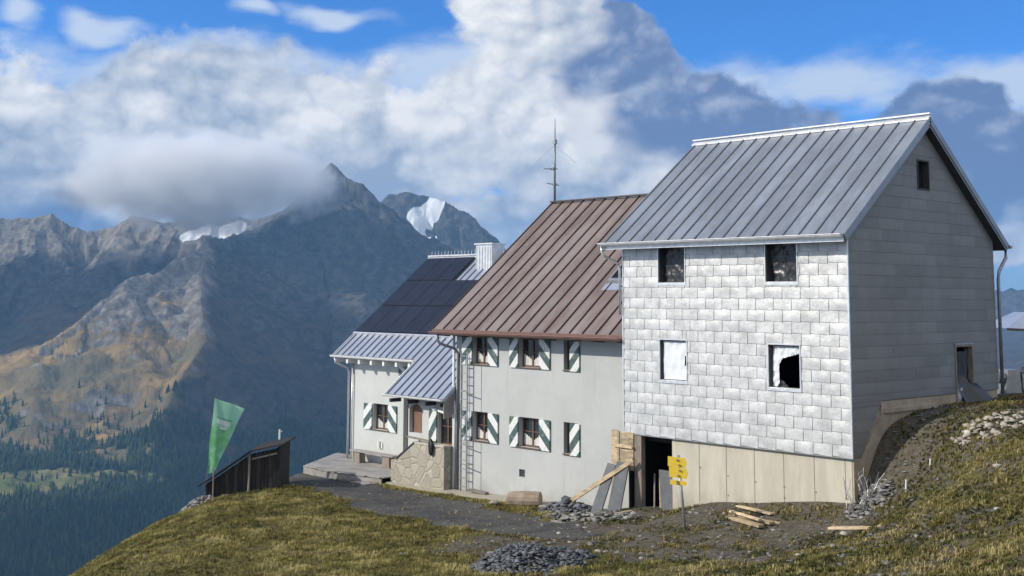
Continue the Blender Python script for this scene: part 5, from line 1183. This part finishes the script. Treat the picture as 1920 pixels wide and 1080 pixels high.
def vis(x, y):   # keep to the side of the ground that the photo looks at
    dx, dy = x-CAM[0], y-CAM[1]; a = np.degrees(np.arctan2(dx*r0[0]+dy*r0[1], dx*FH[0]+dy*FH[1])); return (a > -27) & (a < 27)
def meadow(name, n, xr, yr, pf, h0, h1, bases, m, label, kind_cat, seed):
    x = RNG.uniform(*xr, n); y = RNG.uniform(*yr, n); k_ = (RNG.uniform(0, 1, n) < pf(x, y)) & vis(x, y) & clear(x, y); x, y = x[k_], y[k_]; n = len(x)
    cl = nfbm(x*1.3, y*1.3, 4, seed); cl2 = nfbm(x*.35, y*.35, 3, seed+5)
    h = np.clip(h0+(h1-h0)*(RNG.uniform(0, 1, n)*.6+.4*np.clip(.5+cl, 0, 1)), .02, 1); tn_ = np.clip(.5+.55*cl+.35*cl2+RNG.normal(0, .14, n), 0, 1)
    o = scatter(name, bases, np.stack([x, y, gz(x, y)], -1), np.stack([h*.9, h*.9, h], -1), RNG.uniform(0, 6.28, n), tn_, m); tag(o, label, kind_cat, kind='stuff'); return n
na_ = meadow('grass', 150000, (-24, 12), (-17, -.3), lambda x, y: np.clip(1-pathmask(x, y)+.5*(nfbm(x*1.2, y*1.2, 4, 91)-.15), 0, 1)**2*np.clip(1-dirtmask(x, y)*1.25, 0, 1)*np.where(x+.35*y < -3, 1., np.clip(.30+.9*nfbm(x*.6, y*.6, 4, 61), .06, .8)), .035, .15, TF, M['grass'], 'olive yellow mountain grass covering the foreground slope', 'grass', 3)
nw_ = meadow('weeds', 170000, (-22, 12), (-16, 9), lambda x, y: (x <= -7)*(1-pathmask(x, y))*np.clip(1.1*nfbm(x*.8, y*.8, 4, 47)-.12, 0, .6)+(x > -7)*(1-pathmask(x, y))*np.clip(.22+.9*nfbm(x*.9, y*.9, 4, 44)+.35*(x > 1.5)+.1*(x > 3), 0, 1)*(dirtmask(x, y) > .05)+.45*(x > 1.2), .03, .13, WD, M['weeds'], 'low green weeds growing over the dirt and the bank', 'weeds', 9)
print('tufts', na_, nw_, 'trees', n_)

# ---------------------------------------------------------------- haze
mb = MB(); mb.box(-11000, -3500, -690, 6000, 11500, 720); hz = mb.build('haze', bpy.data.materials.new('valley_haze')); tag(hz, 'thin blue mountain haze', 'haze', kind='stuff')
hm = hz.data.materials[0]; hm.use_nodes = True; hn = NT(hm.node_tree); hn.n.clear()
pv = hn.new('ShaderNodeVolumePrincipled'); pv.inputs['Color'].default_value = (.30, .60, .96, 1); pv.inputs['Density'].default_value = 7.5e-5; pv.inputs['Anisotropy'].default_value = .2
ho = hn.new('ShaderNodeOutputMaterial'); hn.l.new(pv.outputs[0], ho.inputs['Volume'])

for nm, gr_ in (('plank', 'boards and planks lying or leaning around the new wing'), ('rock', 'single pale rocks lying in the grass and dirt'), ('mountain_house', 'row of three joined mountain houses'), ('slab', 'slabs leaning beside the doorway'), ('stake', 'short white stakes on the shaded bank')):
    for o in bpy.data.objects:
        if o.parent is None and o.get('category') and o.name.split('.')[0] == nm: o['group'] = gr_
